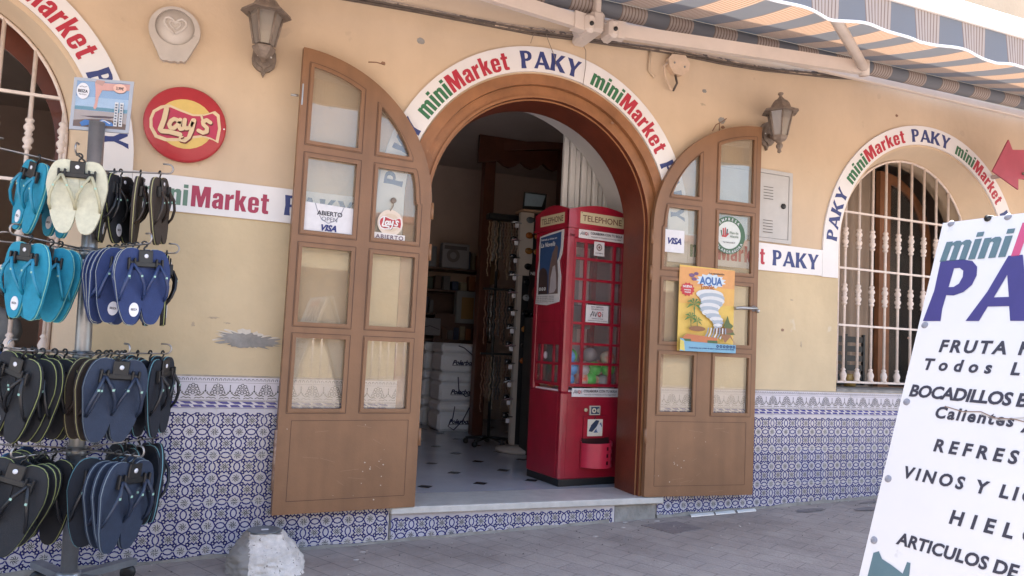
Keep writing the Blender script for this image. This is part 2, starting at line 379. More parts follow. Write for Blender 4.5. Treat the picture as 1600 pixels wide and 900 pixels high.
# upper paint zone is peach, below the sign band it is cream
def wallstrip(z0, z1, mt, holes):
    pts = [(-8, z0)]
    for h in sorted(holes, key=lambda h: h[0][0]): pts += h
    pts += [(11, z0), (11, z1), (-8, z1)]
    mb.prism(pts, 0, .04, mt)
wallstrip(1.05, 4.0, wallm, holes_hi)
for x0, x1, z0 in ((-8,-1.337-.905,-1.2), (-1.337+.905,1.22,-1.2), (3.08,5.59-.94,-1.2), (5.59+.94,11,-1.2)):
    mb.box(x0, x1, 0, .04, z0, 1.05, wall2)
for cx, r in ((-1.337,.905), (5.59,.94)): mb.box(cx-r, cx+r, 0, .04, -1.2, .165, wall2)
mb.box(1.22, 3.08, .0, .04, -1.2, -.60, concrete)
mb.box(-8, 11, .04, .3, 2.9, 4.0, wallm)
mb.box(-8, 11, -.06, .4, 4.0, 4.12, whitep)
mb.build('facade_wall', bld)
# roof slab, interior shell
mb = MB(); mb.box(-8, 11, .3, 5.6, 2.95, 3.1, whitep); mb.build('roof_slab', bld)
mb = MB()
mb.add([(-3,4.6,-.6),(7.6,4.6,-.6),(7.6,4.6,2.9),(-3,4.6,2.9)], [(0,1,2,3)], darkin)
mb.add([(7.6,.3,-.6),(7.6,4.6,-.6),(7.6,4.6,2.9),(7.6,.3,2.9)], [(0,1,2,3)], darkin)
mb.add([(.1,.3,-.6),(.1,4.6,-.6),(.1,4.6,2.9),(.1,.3,2.9)], [(0,1,2,3)], darkin)
mb.add([(-3.2,.3,-.6),(-3.2,4.6,-.6),(-3.2,4.6,2.9),(-3.2,.3,2.9)], [(0,1,2,3)], darkin)
mb.add([(4.62,.3,-.6),(4.62,4.6,-.6),(4.62,4.6,2.9),(4.62,.3,2.9)], [(0,1,2,3)], darkin)
mb.add([(-3.2,.3,2.6),(7.6,.3,2.6),(7.6,4.6,2.6),(-3.2,4.6,2.6)], [(0,1,2,3)], mat('ceiling_paint', (.52,.45,.41), .8, var=.08, scale=2))
mb.build('interior_wall', bld)
floorm = mat('shop_floor_tile', (.46,.46,.50), .16, var=.10, scale=2.5)
insetm = mat('floor_inset_tile', (.03,.032,.04), .2)
mb = MB(); mb.box(.1, 7.6, .3, 4.6, -.66, -.562, floorm)
P = Panel(Frame((2.02,.60,-.562), (.9903,.138,0), (-.138,.9903,0), (0,0,1)), mb, .0015)
for i in range(-4, 7):
    for j in range(-1, 10):
        a, b_ = i*.42, j*.42; x = 2.02+a*.9903-b_*.138; y = .60+a*.138+b_*.9903
        if .35 < y < 4.5 and .2 < x < 6:
            P.mb.add([P.fr.p(a+q[0], b_+q[1], .0015) for q in ((-.06,0),(0,-.055),(.06,0),(0,.055))], [(0,1,2,3)], insetm)
        if .35 < y < 4.5 and .2 < x < 6:
            for q in (((-.21,-.208,.21,-.212)), ((-.212,-.21,-.208,.21))):
                pass
fl = mb.build('tiled_floor', bld)
# doorstep slab and riser
mb = MB()
mb.box(1.235, 3.10, -.055, .32, -.598, -.556, marble, .006)
mb.build('doorstep_slab', bld)
mb = MB(); mb.box(2.745, 3.055, -.022, 0, -.95, -.599, concrete); mb.box(1.24, 2.745, -.012, 0, -.95, -.599, concrete)
mb.build('step_riser', bld)
# skirting of raw mortar where wall meets street
for xa_, xb_ in ((-3, 2.70), (3.07, 7.4)):
    mb = MB(); N_ = int((xb_-xa_)/.12); tp = []
    for i in range(N_+1): x = xa_+(xb_-xa_)*i/N_; tp.append((x, gz(x)+.010+.016*random.random()))
    mb.prism([(xa_, gz(xa_)-.05)]+tp+[(xb_, gz(xb_)-.05)], -.026, -.0, concrete); mb.build('mortar_fillet', bld)

# ---------------- glazed tile dado
T = .25; q = T/4
def tile_pattern(mb, x0, z0, xa, xb, za, zb, y):
    """pattern of one tile whose lower left corner is (x0, z0); clipped by centre to [xa,xb]x[za,zb]"""
    def quad(a, b_, wd, mt, yy=y):
        mx_, mz = (a[0]+b_[0])/2, (a[1]+b_[1])/2
        if not (xa <= mx_ <= xb and za <= mz <= zb): return
        dx, dz = b_[0]-a[0], b_[1]-a[1]; L_ = math.hypot(dx, dz); ex = wd*.35/L_
        a = (a[0]-dx*ex, a[1]-dz*ex); b_ = (b_[0]+dx*ex, b_[1]+dz*ex); nx, nz = -dz/L_*wd/2, dx/L_*wd/2
        mb.add([(a[0]+nx,yy,a[1]+nz),(b_[0]+nx,yy,b_[1]+nz),(b_[0]-nx,yy,b_[1]-nz),(a[0]-nx,yy,a[1]-nz)], [(0,1,2,3)], mt)
    W = .0066
    for i in range(4):
        for j in range(4):
            cx, cz = x0+(i+.5)*q-.5*q+0, z0+(j+.5)*q-.5*q
            if (i+j) % 2 == 0:
                for k in range(8):
                    th = k*pi/4+.2+.0
                    p0 = (cx+.07*q*cos(th), cz+.07*q*sin(th)); p1 = (cx+.2*q*cos(th+.12), cz+.2*q*sin(th+.12)); p2 = (cx+.31*q*cos(th+.5), cz+.31*q*sin(th+.5))
                    quad(p0, p1, .0042, tiled); quad(p1, p2, .0036, tiled)
                # wavy outline on the sides that face an oval's long flank
                vert_row = j % 2 == 1
                for sgn, side in ((-1,0), (1,0), (-1,1), (1,1)):
                    if not vert_row: continue
                    pts = [(-.40, 0), (-.26,.05), (-.17,.15), (0,-.02), (.17,.15), (.26,.05), (.40, 0)]
                    P_ = []
                    for t, nn in pts:
                        if side == 0: P_.append((cx+sgn*(.5-nn)*q, cz+t*q))
                        else: P_.append((cx+t*q, cz+sgn*(.5-nn)*q))
                    for a, b_ in zip(P_, P_[1:]): quad(a, b_, W, tileb)
            else:
                vert = j % 2 == 1
                for sgn in (-1, 1):
                    pts = [(-.5,.40),(-.36,.16),(-.47,.0),(-.30,-.17),(-.08,-.24),(.08,-.24),(.30,-.17),(.47,.0),(.36,.16),(.5,.40)]
                    pts = [(-.60,.40*1), (-.46,.12), (-.40,.0), (-.24,-.19), (0,-.25), (.24,-.19), (.40,0), (.46,.12), (.60,.40)]
                    P_ = [((cx-sgn*b1*q, cz+a1*q) if vert else (cx+a1*q, cz-sgn*b1*q)) for a1, b1 in pts]
                    for a, b_ in zip(P_, P_[1:]): quad(a, b_, W, tileb)
            # little square on the diagonal lattice point
            sx, sz = cx+.5*q, cz+.5*q; h = .115*q
            sq = [(sx-h,sz-h),(sx+h,sz-h),(sx+h,sz+h),(sx-h,sz+h)]
            for a, b_ in zip(sq, sq[1:]+sq[:1]): quad(a, b_, W, tileb)
def dado(mb, xs0, xs1, phase, zb0=-1.0, rows=4, y=-.014, border=True, z1=0):
    mb.box(xs0, xs1, y, 0, zb0, z1 if not border else .178, tilew)
    k0 = math.floor((xs0-phase)/T)
    yy = y-.0008
    for k in range(k0, k0+200):
        gx = phase+k*T
        if gx > xs1: break
        if gx > xs0: mb.add([(gx-.0016,yy-.0004,zb0),(gx+.0016,yy-.0004,zb0),(gx+.0016,yy-.0004,z1),(gx-.0016,yy-.0004,z1)], [(0,1,2,3)], groutm)
        for j in range(rows):
            a_, b__ = max(gx, xs0), min(gx+T, xs1); c_2 = max(z1-(j+1)*T, zb0)
            if b__ > a_: mb.add([(a_,y-.0003,c_2),(b__,y-.0003,c_2),(b__,y-.0003,z1-j*T),(a_,y-.0003,z1-j*T)], [(0,1,2,3)], random.choice(tilevar))
            tile_pattern(mb, gx, z1-(j+1)*T, xs0, xs1, zb0, z1-.003, yy)
    for j in range(rows):
        z = z1-j*T
        if z > zb0: mb.add([(xs0,yy-.0004,z-.0018),(xs1,yy-.0004,z-.0018),(xs1,yy-.0004,z+.0018),(xs0,yy-.0004,z+.0018)], [(0,1,2,3)], groutm)
    if not border: return
    def rect(a, b_, c, d, mt, dy=0):
        a, c = max(a, xs0), min(c, xs1)
        if c > a: mb.add([(a,yy-dy,b_),(c,yy-dy,b_),(c,yy-dy,d),(a,yy-dy,d)], [(0,1,2,3)], mt)
    # rope course
    rect(xs0,.002,xs1,.0045,tileb,.0004); rect(xs0,.0405,xs1,.043,tileg,.0004)
    nrope = int((xs1-xs0)/(T/4))+4; b0 = phase+k0*T
    for i in range(nrope+4):
        x = b0+i*T/4
        for zz, sh in ((.0225,0), (.008,.012)):
            P_ = [(x,.0385),(x+.050,.0385),(x+.066,.0245),(x+.030,.0245),(x+.018,.033)][:4] if zz > .01 else [(x+.004,.0205),(x+.046,.0205),(x+.062,.0075),(x+.012,.0075)]
            if P_[0][0] > xs0 and P_[2][0] < xs1: mb.add([(a,yy-.0003,b_) for a, b_ in P_], [(3,2,1,0)], tileb)
    # flower course
    rect(xs0,.046,xs1,.0475,tileg,.0004); rect(xs0,.140,xs1,.1415,tileg,.0004)
    def dl(a, b_, wd, mt):
        if min(a[0], b_[0]) < xs0 or max(a[0], b_[0]) > xs1: return
        dx, dz = b_[0]-a[0], b_[1]-a[1]; L_ = math.hypot(dx, dz) or 1; nx, nz = -dz/L_*wd/2, dx/L_*wd/2
        mb.add([(a[0]+nx,yy-.0003,a[1]+nz),(b_[0]+nx,yy-.0003,b_[1]+nz),(b_[0]-nx,yy-.0003,b_[1]-nz),(a[0]-nx,yy-.0003,a[1]-nz)], [(0,1,2,3)], mt)
    def ring(cx, cz, r, wd, mt, n_=8, rx=1):
        P_ = [(cx+rx*r*cos(2*pi*k/n_), cz+r*sin(2*pi*k/n_)) for k in range(n_)]
        for a, b_ in zip(P_, P_[1:]+P_[:1]): dl(a, b_, wd, mt)
    for i in range(int((xs1-xs0)/(T/2))+3):
        cx = b0+i*T/2
        ring(cx, .105, .0075, .0032, tiled, 8)
        for k in range(8):
            th = k*pi/4
            ring(cx+.0205*cos(th), .105+.021*sin(th), .0085, .0034, tiled, 6)
        for s_ in (-1, 1):
            ring(cx+s_*.028, .083, .008, .0034, tiled, 6)
            dl((cx+s_*.040,.080), (cx+s_*.020,.124), .0026, tiled)
            P_ = [(.010,.068),(.022,.073),(.036,.070),(.048,.078),(.056,.086),(.050,.090)]
            for a, b_ in zip(P_, P_[1:]): dl((cx+s_*a[0],a[1]), (cx+s_*b_[0],b_[1]), .0055, tileg)
            P_ = [(.008,.054),(.020,.060),(.032,.056),(.044,.062),(.058,.056)]
            for a, b_ in zip(P_, P_[1:]): dl((cx+s_*a[0],a[1]), (cx+s_*b_[0],b_[1]), .0045, tileg)
        dl((cx+T/4,.090), (cx+T/4,.126), .0042, tiled); dl((cx+T/4-.005,.094),(cx+T/4+.005,.094), .008, tiled); dl((cx+T/4-.003,.125),(cx+T/4+.003,.125), .006, tiled)
        if phase < 3: pass
    # bead course
    rect(xs0,.171,xs1,.178,tilebr,.0005)
    for i in range(int((xs1-xs0)/(T/12))+12):
        cx = b0+(i+.5)*T/12
        P_ = [(cx-.0055,.150),(cx-.0055,.158),(cx-.003,.162),(cx+.003,.162),(cx+.0055,.158),(cx+.0055,.150)]
        for a, b_ in zip(P_, P_[1:]): dl(a, b_, .0030, tiled)
    for k in range(k0, k0+200):
        gx = phase+k*T
        if gx > xs1: break
        rect(gx-.0014,.0,gx+.0014,.17,groutm,.0006)
mb = MB(); dado(mb, -2.6, 1.235, 0); mb.build('tile_dado', bld)
mb = MB(); dado(mb, 3.075, 8.2, 4.035); mb.build('tile_dado', bld)
mb = MB(); dado(mb, 1.25, 2.74, 1.245, zb0=-.95, rows=2, y=-.022, border=False, z1=-.602); mb.build('tile_dado', bld)

# ---------------- arched timber door frame and white inner reveal
mb = MB()
def archring(mb, c, ro, ri, y0, y1, zb, mo, mi=None, n=44):
    o = archpoly(*c, ro, zb, n); i = archpoly(*c, ri, zb, n); N = len(o)
    vs = [(x, y0, z) for x, z in o]+[(x, y0, z) for x, z in i]+[(x, y1, z) for x, z in i]+[(x, y1, z) for x, z in o]
    fs = []; fi = []
    for k in range(N-1):
        fs.append((k, k+1, N+k+1, N+k)); fi.append((N+k, N+k+1, 2*N+k+1, 2*N+k)); fs.append((2*N+k, 2*N+k+1, 3*N+k+1, 3*N+k)); fs.append((3*N+k, 3*N+k+1, k+1, k))
    mb.add(vs, fs, mo); mb.add(vs, fi, mi or mo, True)
archring(mb, DC, .934, .866, -.012, .10, -.556, woodf)
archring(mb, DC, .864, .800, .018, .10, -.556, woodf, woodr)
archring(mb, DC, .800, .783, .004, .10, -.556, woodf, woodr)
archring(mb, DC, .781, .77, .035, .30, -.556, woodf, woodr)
mb.build('arched_door_frame', bld)
mb = MB()
archring(mb, DC, 1.02, .955, .305, .82, -.561, whitep, whitep)
mb.build('inner_arch_reveal', bld)
mb = MB()   # solid masonry ring round the recess
archring(mb, DC, 1.4, .956, .30, .304, -.561, whitep); mb.build('masonry_arch', bld)

# ---------------- folding gate behind the arch
gate = thing('folding_gate', 'white folded metal shutter gate standing behind the right of the doorway arch', 'gate', (2.9, .9, -.56))
for i in range(9):
    x = 2.70+i*.052; mb = MB()
    mb.box(x, x+.044, .88 if i % 2 else .90, .92 if i % 2 else .94, -.55, 2.35, whitel, .006)
    mb.build('slat', gate)
mb = MB(); mb.box(2.688, 2.70, .87, .90, 1.22, 1.30, black, .003); mb.build('catch', gate)

# ---------------- door leaves
glz = glass('door_glass', (.97,.96,.93), .045, .08, (.80,.70,.56))
def offs(h, d):
    xs0, xs1 = min(p[0] for p in h), max(p[0] for p in h); z0_, z1_ = min(p[1] for p in h), max(p[1] for p in h)
    cx, cz = (xs0+xs1)/2, (z0_+z1_)/2; fx_, fz = 1+d/((xs1-xs0)/2), 1+d/((z1_-z0_)/2)
    return [(cx+(p[0]-cx)*fx_, cz+(p[1]-cz)*fz) for p in h]
def door_leaf(H, F, sgn, z0, ztop, label, handle):
    """H hinge, F free edge (x,y); leaf drawn in u from the hinge"""
    W = math.hypot(F[0]-H[0], F[1]-H[1]); zc = ztop-.80; r = .80*W/.80 if False else .80
    xa = ((F[0]-H[0])/W, (F[1]-H[1])/W, 0)
    nrm = (xa[1]*sgn, -xa[0]*sgn, 0)
    fr = Frame((H[0], H[1], 0), xa, (0,0,1), nrm)
    sc = W/.80
    arc = [(W-W*cos(radians(a)), zc+.80*sin(radians(a))) for a in range(0, 91, 3)]
    out = [(0, z0)]+arc+[(W, z0)]
    def top(u, ri):
        t = (W-u)/(W-(.80-ri)); return zc+ri*math.sqrt(max(0, 1-t*t))
    cols = ((.072, .362), (W-.357, W-.048))
    rows = ((.0,.42),(.475,.925),(.985,1.43),(1.49,2.5))
    holes = []; ri = .715
    for (a, b_) in cols:
        for (c, d) in rows:
            N_ = 28; tp = []
            for k in range(N_+1):
                u = b_+(a-b_)*(1-(1-k/N_)**2.2); zt = min(d, top(u, ri) if (W-u) < W-(.80-ri) else zc)
                if zt > c+.012: tp.append((u, zt))
            if len(tp) < 2: continue
            holes.append([(tp[-1][0], c), (b_, c)]+tp if tp[-1][1] > c+.02 else [(tp[-1][0], c), (b_, c)]+tp)
    mb = MB(); mb.prism(out, -.022, .022, brown, holes, fr=fr)
    # glazing beads
    for h in holes:
        for yy in (-.030,):
            cx = sum(p[0] for p in h)/len(h); cz = sum(p[1] for p in h)/len(h)
            hi = offs(h, -.016)
            ho = offs(h, .003)
            mb.prism(ho, yy+.001, -.010, brown, [hi], fr=fr)
    Pn = Panel(fr, mb, .0232)
    for h in holes:       # dark mitre joint round each pane
        cx = sum(p[0] for p in h)/len(h); cz = sum(p[1] for p in h)/len(h)
        ho = offs(h, .010)
        Pn.line(ho+[ho[0]], .0035, brown2); Pn.w = .0232
    e = .07; Pn.line([(e,-.05),(W-e,-.05),(W-e,z0+e),(e,z0+e),(e,-.05)], .003, brown2)
    rs_ = random.Random(int(z0*-1000)+sgn)
    for k in range(17):
        u, v = rs_.uniform(.05, W-.05), z0+rs_.random()**1.6*.5+.02
        if k < 12: u, v = W*.22+rs_.gauss(0,.05)+.05, z0+.22+rs_.gauss(0,.06)
        sp_ = rs_.uniform(.0015,.0045) if k < 12 else rs_.uniform(.0012,.003); Pn.w = .0236
        Pn.poly([(u-sp_,v),(u,v-sp_*1.3),(u+sp_*1.4,v),(u+sp_*.3,v+sp_)], mat('bare_speck', (.50,.42,.34), .7), up=False)
    for k in range(9):
        u, v = rs_.uniform(.1, W-.2), z0+rs_.uniform(.02,.5); Pn.w = .0236; L1 = rs_.uniform(.03,.12); Pn.line([(u,v),(u+L1,v+rs_.uniform(-.02,.03))], .0016, mat('scratch', (.30,.18,.11), .6))
    leaf = mb.build('door', bld)
    if label: leaf['label'] = label
    for h in holes:
        mb = MB(); cx = sum(p[0] for p in h)/len(h); cz = sum(p[1] for p in h)/len(h)
        hh = offs(h, .006)
        mb.prism(hh, -.002, .002, glz, fr=fr); mb.build('glass_pane', leaf)
    for zz in (.9, -.2, 1.15):
        mb = MB(); mb.tube([fr.p(-.006, zz, .018), fr.p(-.006, zz+.10, .018)], .011, brown, 8); mb.build('hinge', leaf)
    if handle == 'lever':
        mb = MB(); mb.tube([fr.p(W-.035,.755,.02), fr.p(W-.035,.755,.06), fr.p(W-.17,.752,.062), fr.p(W-.21,.745,.062)], .011, chrome, 8)
        mb.tube([fr.p(W-.035,.755,.022), fr.p(W-.035,.755,.03)], .022, chrome, 12); mb.sphere(fr.p(W+.0,.74,.03), .014, chrome)
        mb.build('handle', leaf)
    else:
        mb = MB(); mb.tube([fr.p(W+.01,1.755,.0), fr.p(W+.05,1.752,.0)], .007, chrome, 6); mb.box(0,0,0,0,0,0,chrome) if False else None
        mb.prism([(W-.012,1.70),(W-.004,1.70),(W-.004,1.82),(W-.012,1.82)], -.026, -.022, chrome, fr=fr); mb.build('bolt', leaf)
        mb = MB(); mb.tube([fr.p(W+.004,-.42,.012), fr.p(W+.004,-.10,.012)], .010, mat('scraped_paint', (.35,.24,.18), .5, col2=(.15,.07,.04), scale=40), 8); mb.tube([fr.p(W+.004,-.22,.012), fr.p(W+.03,-.215,.012)], .006, black, 6)
        mb.build('bolt', leaf)
    return fr, W
FL, WL = door_leaf((1.372,-.035), (.562,-.115), -1, -.555, 2.03, 'left door leaf folded open against the wall', 'bolt')
FR, WR = door_leaf((2.945,-.03), (3.795,-.085), 1, -.55, 2.075, 'right door leaf folded open, with a lever handle', 'lever')

# ---------------- arched windows
def window(c, r0, r1, gx, zc1, bars, wood, side):
    """splayed reveal + grille"""
    mb = MB(); o = archpoly(c[0], c[1], r0, .165, 40); i = archpoly(gx, zc1, r1, .205, 40); N = len(o)
    vs = [(x, .001, z) for x, z in o]+[(x, .19, z) for x, z in i]
    mb.add(vs, [(k, k+1, N+k+1, N+k) for k in range(N-1)], revm, True)
    i2 = [(x, z) for x, z in i]; vs = [(x, .19, z) for x, z in i2]+[(x, .36, z) for x, z in i2]
    mb.add(vs, [(k, k+1, N+k+1, N+k) for k in range(N-1)], revm, True)
    # inner wall face around the opening so that no light leaks
    mb.prism([(gx-1.5,-.6),(gx-1.5,2.6),(gx+1.5,2.6),(gx+1.5,-.6)], .30, .36, revm, [i2])
    win = mb.build('arched_window', bld)
    mb = MB(); mb.add([(c[0]-r0,-.004,.165),(c[0]+r0,-.004,.165),(c[0]+r0,-.004,.196),(c[0]-r0,-.004,.196),(gx-r1,.30,.205),(gx+r1,.30,.205)], [(0,1,2,3),(3,2,5,4)], concrete)
    mb.build('sill', win)
    mb = MB(); arc = arcpts(gx, zc1, r1-.012, -90, 90, 40)
    pts = [(x, .185, z) for x, z in [(gx-r1+.012, .245)]+arc+[(gx+r1-.012, .245)]]
    mb.tube(pts, .011, ironw, 6)
    for z in (.245, .70, 1.16, 1.62):
        hw = r1-.012 if z <= zc1 else math.sqrt(max(0,(r1-.012)**2-(z-zc1)**2))
        mb.box(gx-hw, gx+hw, .172, .196, z-.008, z+.008, ironw)
    gr = mb.build('window_grille', win)
    prof = [(.009,-.10),(.022,-.085),(.022,-.075),(.014,-.066),(.026,-.045),(.026,-.03),(.014,-.012),(.022,0),(.014,.012),(.026,.03),(.026,.045),(.014,.066),(.022,.075),(.022,.085),(.009,.10)]
    base = [(.016,0),(.026,.006),(.020,.02),(.028,.05),(.022,.07),(.013,.085),(.020,.095),(.009,.11)]
    for x in bars:
        hw = (r1-.012)**2-(x-gx)**2
        if hw <= 0: continue
        zt = zc1+math.sqrt(hw); mb = MB()
        mb.tube([(x,.185,.25),(x,.185,zt)], .011, ironw, 8)
        for zz in (.95, 1.41):
            if zz+.1 < zt: mb.lathe([(a, b_*.9) for a, b_ in prof], (x,.185,zz), ironw, 10)
        mb.lathe(base, (x,.185,.25), ironw, 10)
        mb.build('bar', gr)
    return win
winR = window(RW, .94, .745, 5.57, 1.385, [4.908+.146*i for i in range(10)], None, 1)
winL = window(LW, .905, .755, -1.345, 1.385, [-.62-.155*i for i in range(10)], None, -1)
# timber casement behind the right grille, curtain beside it
mb = MB(); cx, cz, rr = 5.72, 1.50, .64
arc = [(cx+rr*cos(radians(a)), cz+rr*sin(radians(a))) for a in range(0, 91, 6)]
inn = [(cx+.13+(rr-.20)*cos(radians(a))*(1), cz+(rr-.11)*sin(radians(a))) for a in range(0, 91, 6)]
mb.prism([(cx+rr,.10)]+arc+[(cx,.10)], .58, .63, mat('window_timber', (.24,.10,.045), .5, var=.2, scale=6), [[(cx+rr-.07,.2)]+inn+[(cx+.13,.2)]])
cas = mb.build('casement', winR)
mb = MB(); mb.prism([(cx+rr-.07,.2)]+inn+[(cx+.13,.2)], .605, .61, glass('window_glass', (.75,.73,.72), .12, .03)); mb.build('glass_pane', winR)
mb = MB(); cur = mat('tan_curtain', (.34,.26,.20), .8, var=.08, scale=4); vs = []; fs = []
for i in range(61):
    x = 4.70+1.06*i/60; y = .68+.02*sin(i*1.1)
    vs += [(x,y,.1),(x,y,2.4)]
for i in range(60): fs.append((2*i,2*i+2,2*i+3,2*i+1))
mb.add(vs, fs, cur, True); mb.build('curtain', winR)
# timber arch behind the left grille
mb = MB(); archring(mb, (-1.345,1.36), .80, .665, .37, .44, .1, woodr); mb.build('timber_frame', winL)

# ---------------- awning
fab = bpy.data.materials.new('striped_awning_fabric'); fab.use_nodes = True
n = fab.node_tree.nodes; L = fab.node_tree.links; b = n['Principled BSDF']; b.inputs['Roughness'].default_value = .85
tc = n.new('ShaderNodeTexCoord'); sp = n.new('ShaderNodeSeparateXYZ'); L.new(tc.outputs['Object'], sp.inputs[0])
def mth(op, a, b_=None, c=None):
    m_ = n.new('ShaderNodeMath'); m_.operation = op
    for i, v in enumerate((a, b_, c)):
        if v is None: continue
        if isinstance(v, (int, float)): m_.inputs[i].default_value = v
        else: L.new(v, m_.inputs[i])
    return m_.outputs[0]
PER = .365; ox = mth('DIVIDE', mth('SUBTRACT', sp.outputs[0], 2.776-20*PER), PER); fx = mth('FRACT', ox)
isb = mth('LESS_THAN', fx, .53)
thin = mth('LESS_THAN', mth('FRACT', mth('MULTIPLY', fx, 15.2)), .30)
wn = n.new('ShaderNodeTexNoise'); wn.inputs['Scale'].default_value = 5; L.new(tc.outputs['Object'], wn.inputs['Vector'])
def mixc(f, a, b_):
    m_ = n.new('ShaderNodeMix'); m_.data_type = 'RGBA'; L.new(f, m_.inputs[0])
    for i, v in ((6, a), (7, b_)):
        if isinstance(v, tuple): m_.inputs[i].default_value = (*v, 1)
        else: L.new(v, m_.inputs[i])
    return m_.outputs[2]
beige = mixc(thin, (.48,.42,.385), (.24,.18,.155))
colr = mixc(isb, (.225,.237,.265), beige)
L.new(colr, b.inputs['Base Color'])
tr = n.new('ShaderNodeBsdfTranslucent'); tcol = mixc(isb, (.10,.10,.105), mixc(thin, (.40,.245,.155), (.22,.12,.07))); L.new(tcol, tr.inputs[0])
ms = n.new('ShaderNodeMixShader'); ms.inputs[0].default_value = .30; L.new(b.outputs[0], ms.inputs[1]); L.new(tr.outputs[0], ms.inputs[2]); L.new(ms.outputs[0], n['Material Output'].inputs[0])
awn = thing('awning', 'long striped blue and beige fabric awning on white folding arms above the doorway', 'awning', (2.3,-.2,2.6))
AX0, AX1 = -3.0, 9.2
def tz(x): return 2.625+.012*(x-2.4)
mb = MB(); mb.tube([(AX0+i*.2, -.2, tz(AX0+i*.2)) for i in range(int((AX1-AX0)/.2)+1)], .052, fab, 20); mb.build('fabric_roll', awn)
mb = MB(); NX, NY = 122, 10; vs = []
for j in range(NY+1):
    t = j/NY
    for i in range(NX+1):
        x = AX0+(AX1-AX0)*i/NX
        y = -.22-(1.5-.22)*t; z = (tz(x)+.05)*(1-t)+2.475*t-.05*sin(pi*t)+.006*sin(x*9)*sin(pi*t)
        vs.append((x, y, z))
fs = [(j*(NX+1)+i, j*(NX+1)+i+1, (j+1)*(NX+1)+i+1, (j+1)*(NX+1)+i) for j in range(NY) for i in range(NX)]
mb.add(vs, fs, fab, True); mb.build('canopy', awn)
def wavy(x): return 2.182+.026*abs(sin(x*pi/.62+.4))-.016
mb = MB(); vs = []; vs2 = []; N_ = 400
for i in range(N_+1):
    x = AX0+(AX1-AX0)*i/N_; y = -1.525+.010*sin(x*17)
    vs += [(x, -1.52, 2.358), (x, y, wavy(x)+.008)]; vs2 += [(x, y-.003, wavy(x)+.009), (x, y-.003, wavy(x)-.006), (x, y+.003, wavy(x)-.006), (x, y+.003, wavy(x)+.009)]
mb.add(vs, [(2*i, 2*i+2, 2*i+3, 2*i+1) for i in range(N_)], fab, True); va = mb.build('valance', awn)
mb = MB(); mb.add(vs2, [(4*i+a, 4*i+4+a, 4*i+4+(a+1) % 4, 4*i+(a+1) % 4) for i in range(N_) for a in range(4)], whitel); mb.build('edge_tape', va)
mb = MB(); mb.box(AX0, AX1, -1.545, -1.475, 2.36, 2.475, whitel, .014); mb.build('front_bar', awn)
def flatarm(mb, a, b_, w, h, mt):
    a, b_ = Vector(a), Vector(b_); d = (b_-a); Ln = d.length; d.normalize(); s = d.cross(Vector((0,0,1))).normalized(); u = s.cross(d)
    vs = [tuple(p+s*i*w/2+u*j*h/2) for p in (a, b_) for i, j in ((-1,-1),(1,-1),(1,1),(-1,1))]
    mb.add(vs, [(3,2,1,0),(4,5,6,7),(0,1,5,4),(1,2,6,5),(2,3,7,6),(3,0,4,7)], mt)
SH = (2.33,-.30,2.44)
def arm(sx, ex, fx_):
    e = Vector((ex, -.62, 2.425)); s = Vector((SH[0]+sx, -.30, 2.445))
    mb = MB(); d_ = (e-s); flatarm(mb, s+d_*.045, e, .04, .085, dirtyw); flatarm(mb, s-d_*.01, s+d_*.05, .06, .11, dirtyw); mb.build('upper_arm', awn)
    mb = MB(); f = Vector((fx_, -1.47, 2.385)); mb.tube([e+Vector((0,0,.0)), f], .032, dirtyw, 12); mb.build('forearm', awn)
    mb = MB(); mb.tube([e+Vector((0,0,-.05)), e+Vector((0,0,.05))], .035, dirtyw, 12); mb.build('elbow', awn)
arm(.08, 4.22, 2.95); arm(-.10, .35, 1.75)
mb = MB()
for sx in (-.085, .085):
    mb.box(SH[0]+sx-.035, SH[0]+sx+.035, -.36, -.22, 2.38, 2.50, dirtyw, .02)
    mb.tube([(SH[0]+sx,-.37,2.43),(SH[0]+sx,-.355,2.43)], .014, black, 10)
mb.box(SH[0]-.05, SH[0]+.05, -.30, 0, 2.42, 2.56, dirtyw, .02)
mb.box(SH[0]-.02, SH[0]+.02, -.29, -.22, 2.5, 2.70, dirtyw, .008)
mb.build('shoulder_bracket', awn)
mb = MB(); mb.box(AX0, AX1, -.10, -.06, 2.60, 2.66, dirtyw, .006); mb.build('wall_rail', awn)
# ============================================================ SIGNS ON THE WALL
cg, crd, cbl = fc(50,120,78,.5), fc(196,30,58,.5), fc(50,64,128,.5)
cgf, cmf = fc(105,140,120,.5), fc(176,40,80,.5)
def mm(): return [('mini', cg), ('Market', crd)]
def legs_arch(c, ro, ri, zb, xl=None, xr=None):
    """ring with legs; returns outline polygon"""
    o = arcpts(*c, ro, -90, 90, 44); i = arcpts(*c, ri, 90, -90, 44)
    return [(c[0]-ro, zb)]+o+[(c[0]+ro, zb), (c[0]+ri, zb)]+i+[(c[0]-ri, zb)]
fr0 = Frame((0,-.016,0))
def sign(name, label, outline, group=None):
    mb = MB(); mb.prism(outline, -.0155, -.001, signw); return mb
SG = 'printed name boards following the wall and arches'
C1 = (2.15, 1.268)
mb = sign('', '', legs_arch(C1, 1.100, .937, 1.045))
P = Panel(fr0, mb)
P.arc([('PAKY', cbl)], *C1, .955, -86, -61.5, .115); P.w = .0006
P.arc(mm(), *C1, .955, -58.5, -17.5, .115); P.w = .0006
P.arc([('PAKY', cbl)], *C1, .955, -13, 12, .115); P.w = .0006
P.arc(mm(), *C1, .955, 17, 58.5, .115); P.w = .0006
P.arc([('PAKY', cbl)], *C1, .955, 62.5, 87, .115)
tag(mb.build('arch_sign'), 'curved white sign board lettered PAKY and miniMarket round the central doorway arch', 'sign', SG)
C2 = (5.59, 1.262)
mb = sign('', '', legs_arch(C2, 1.112, .957, 1.045)); P = Panel(fr0, mb)
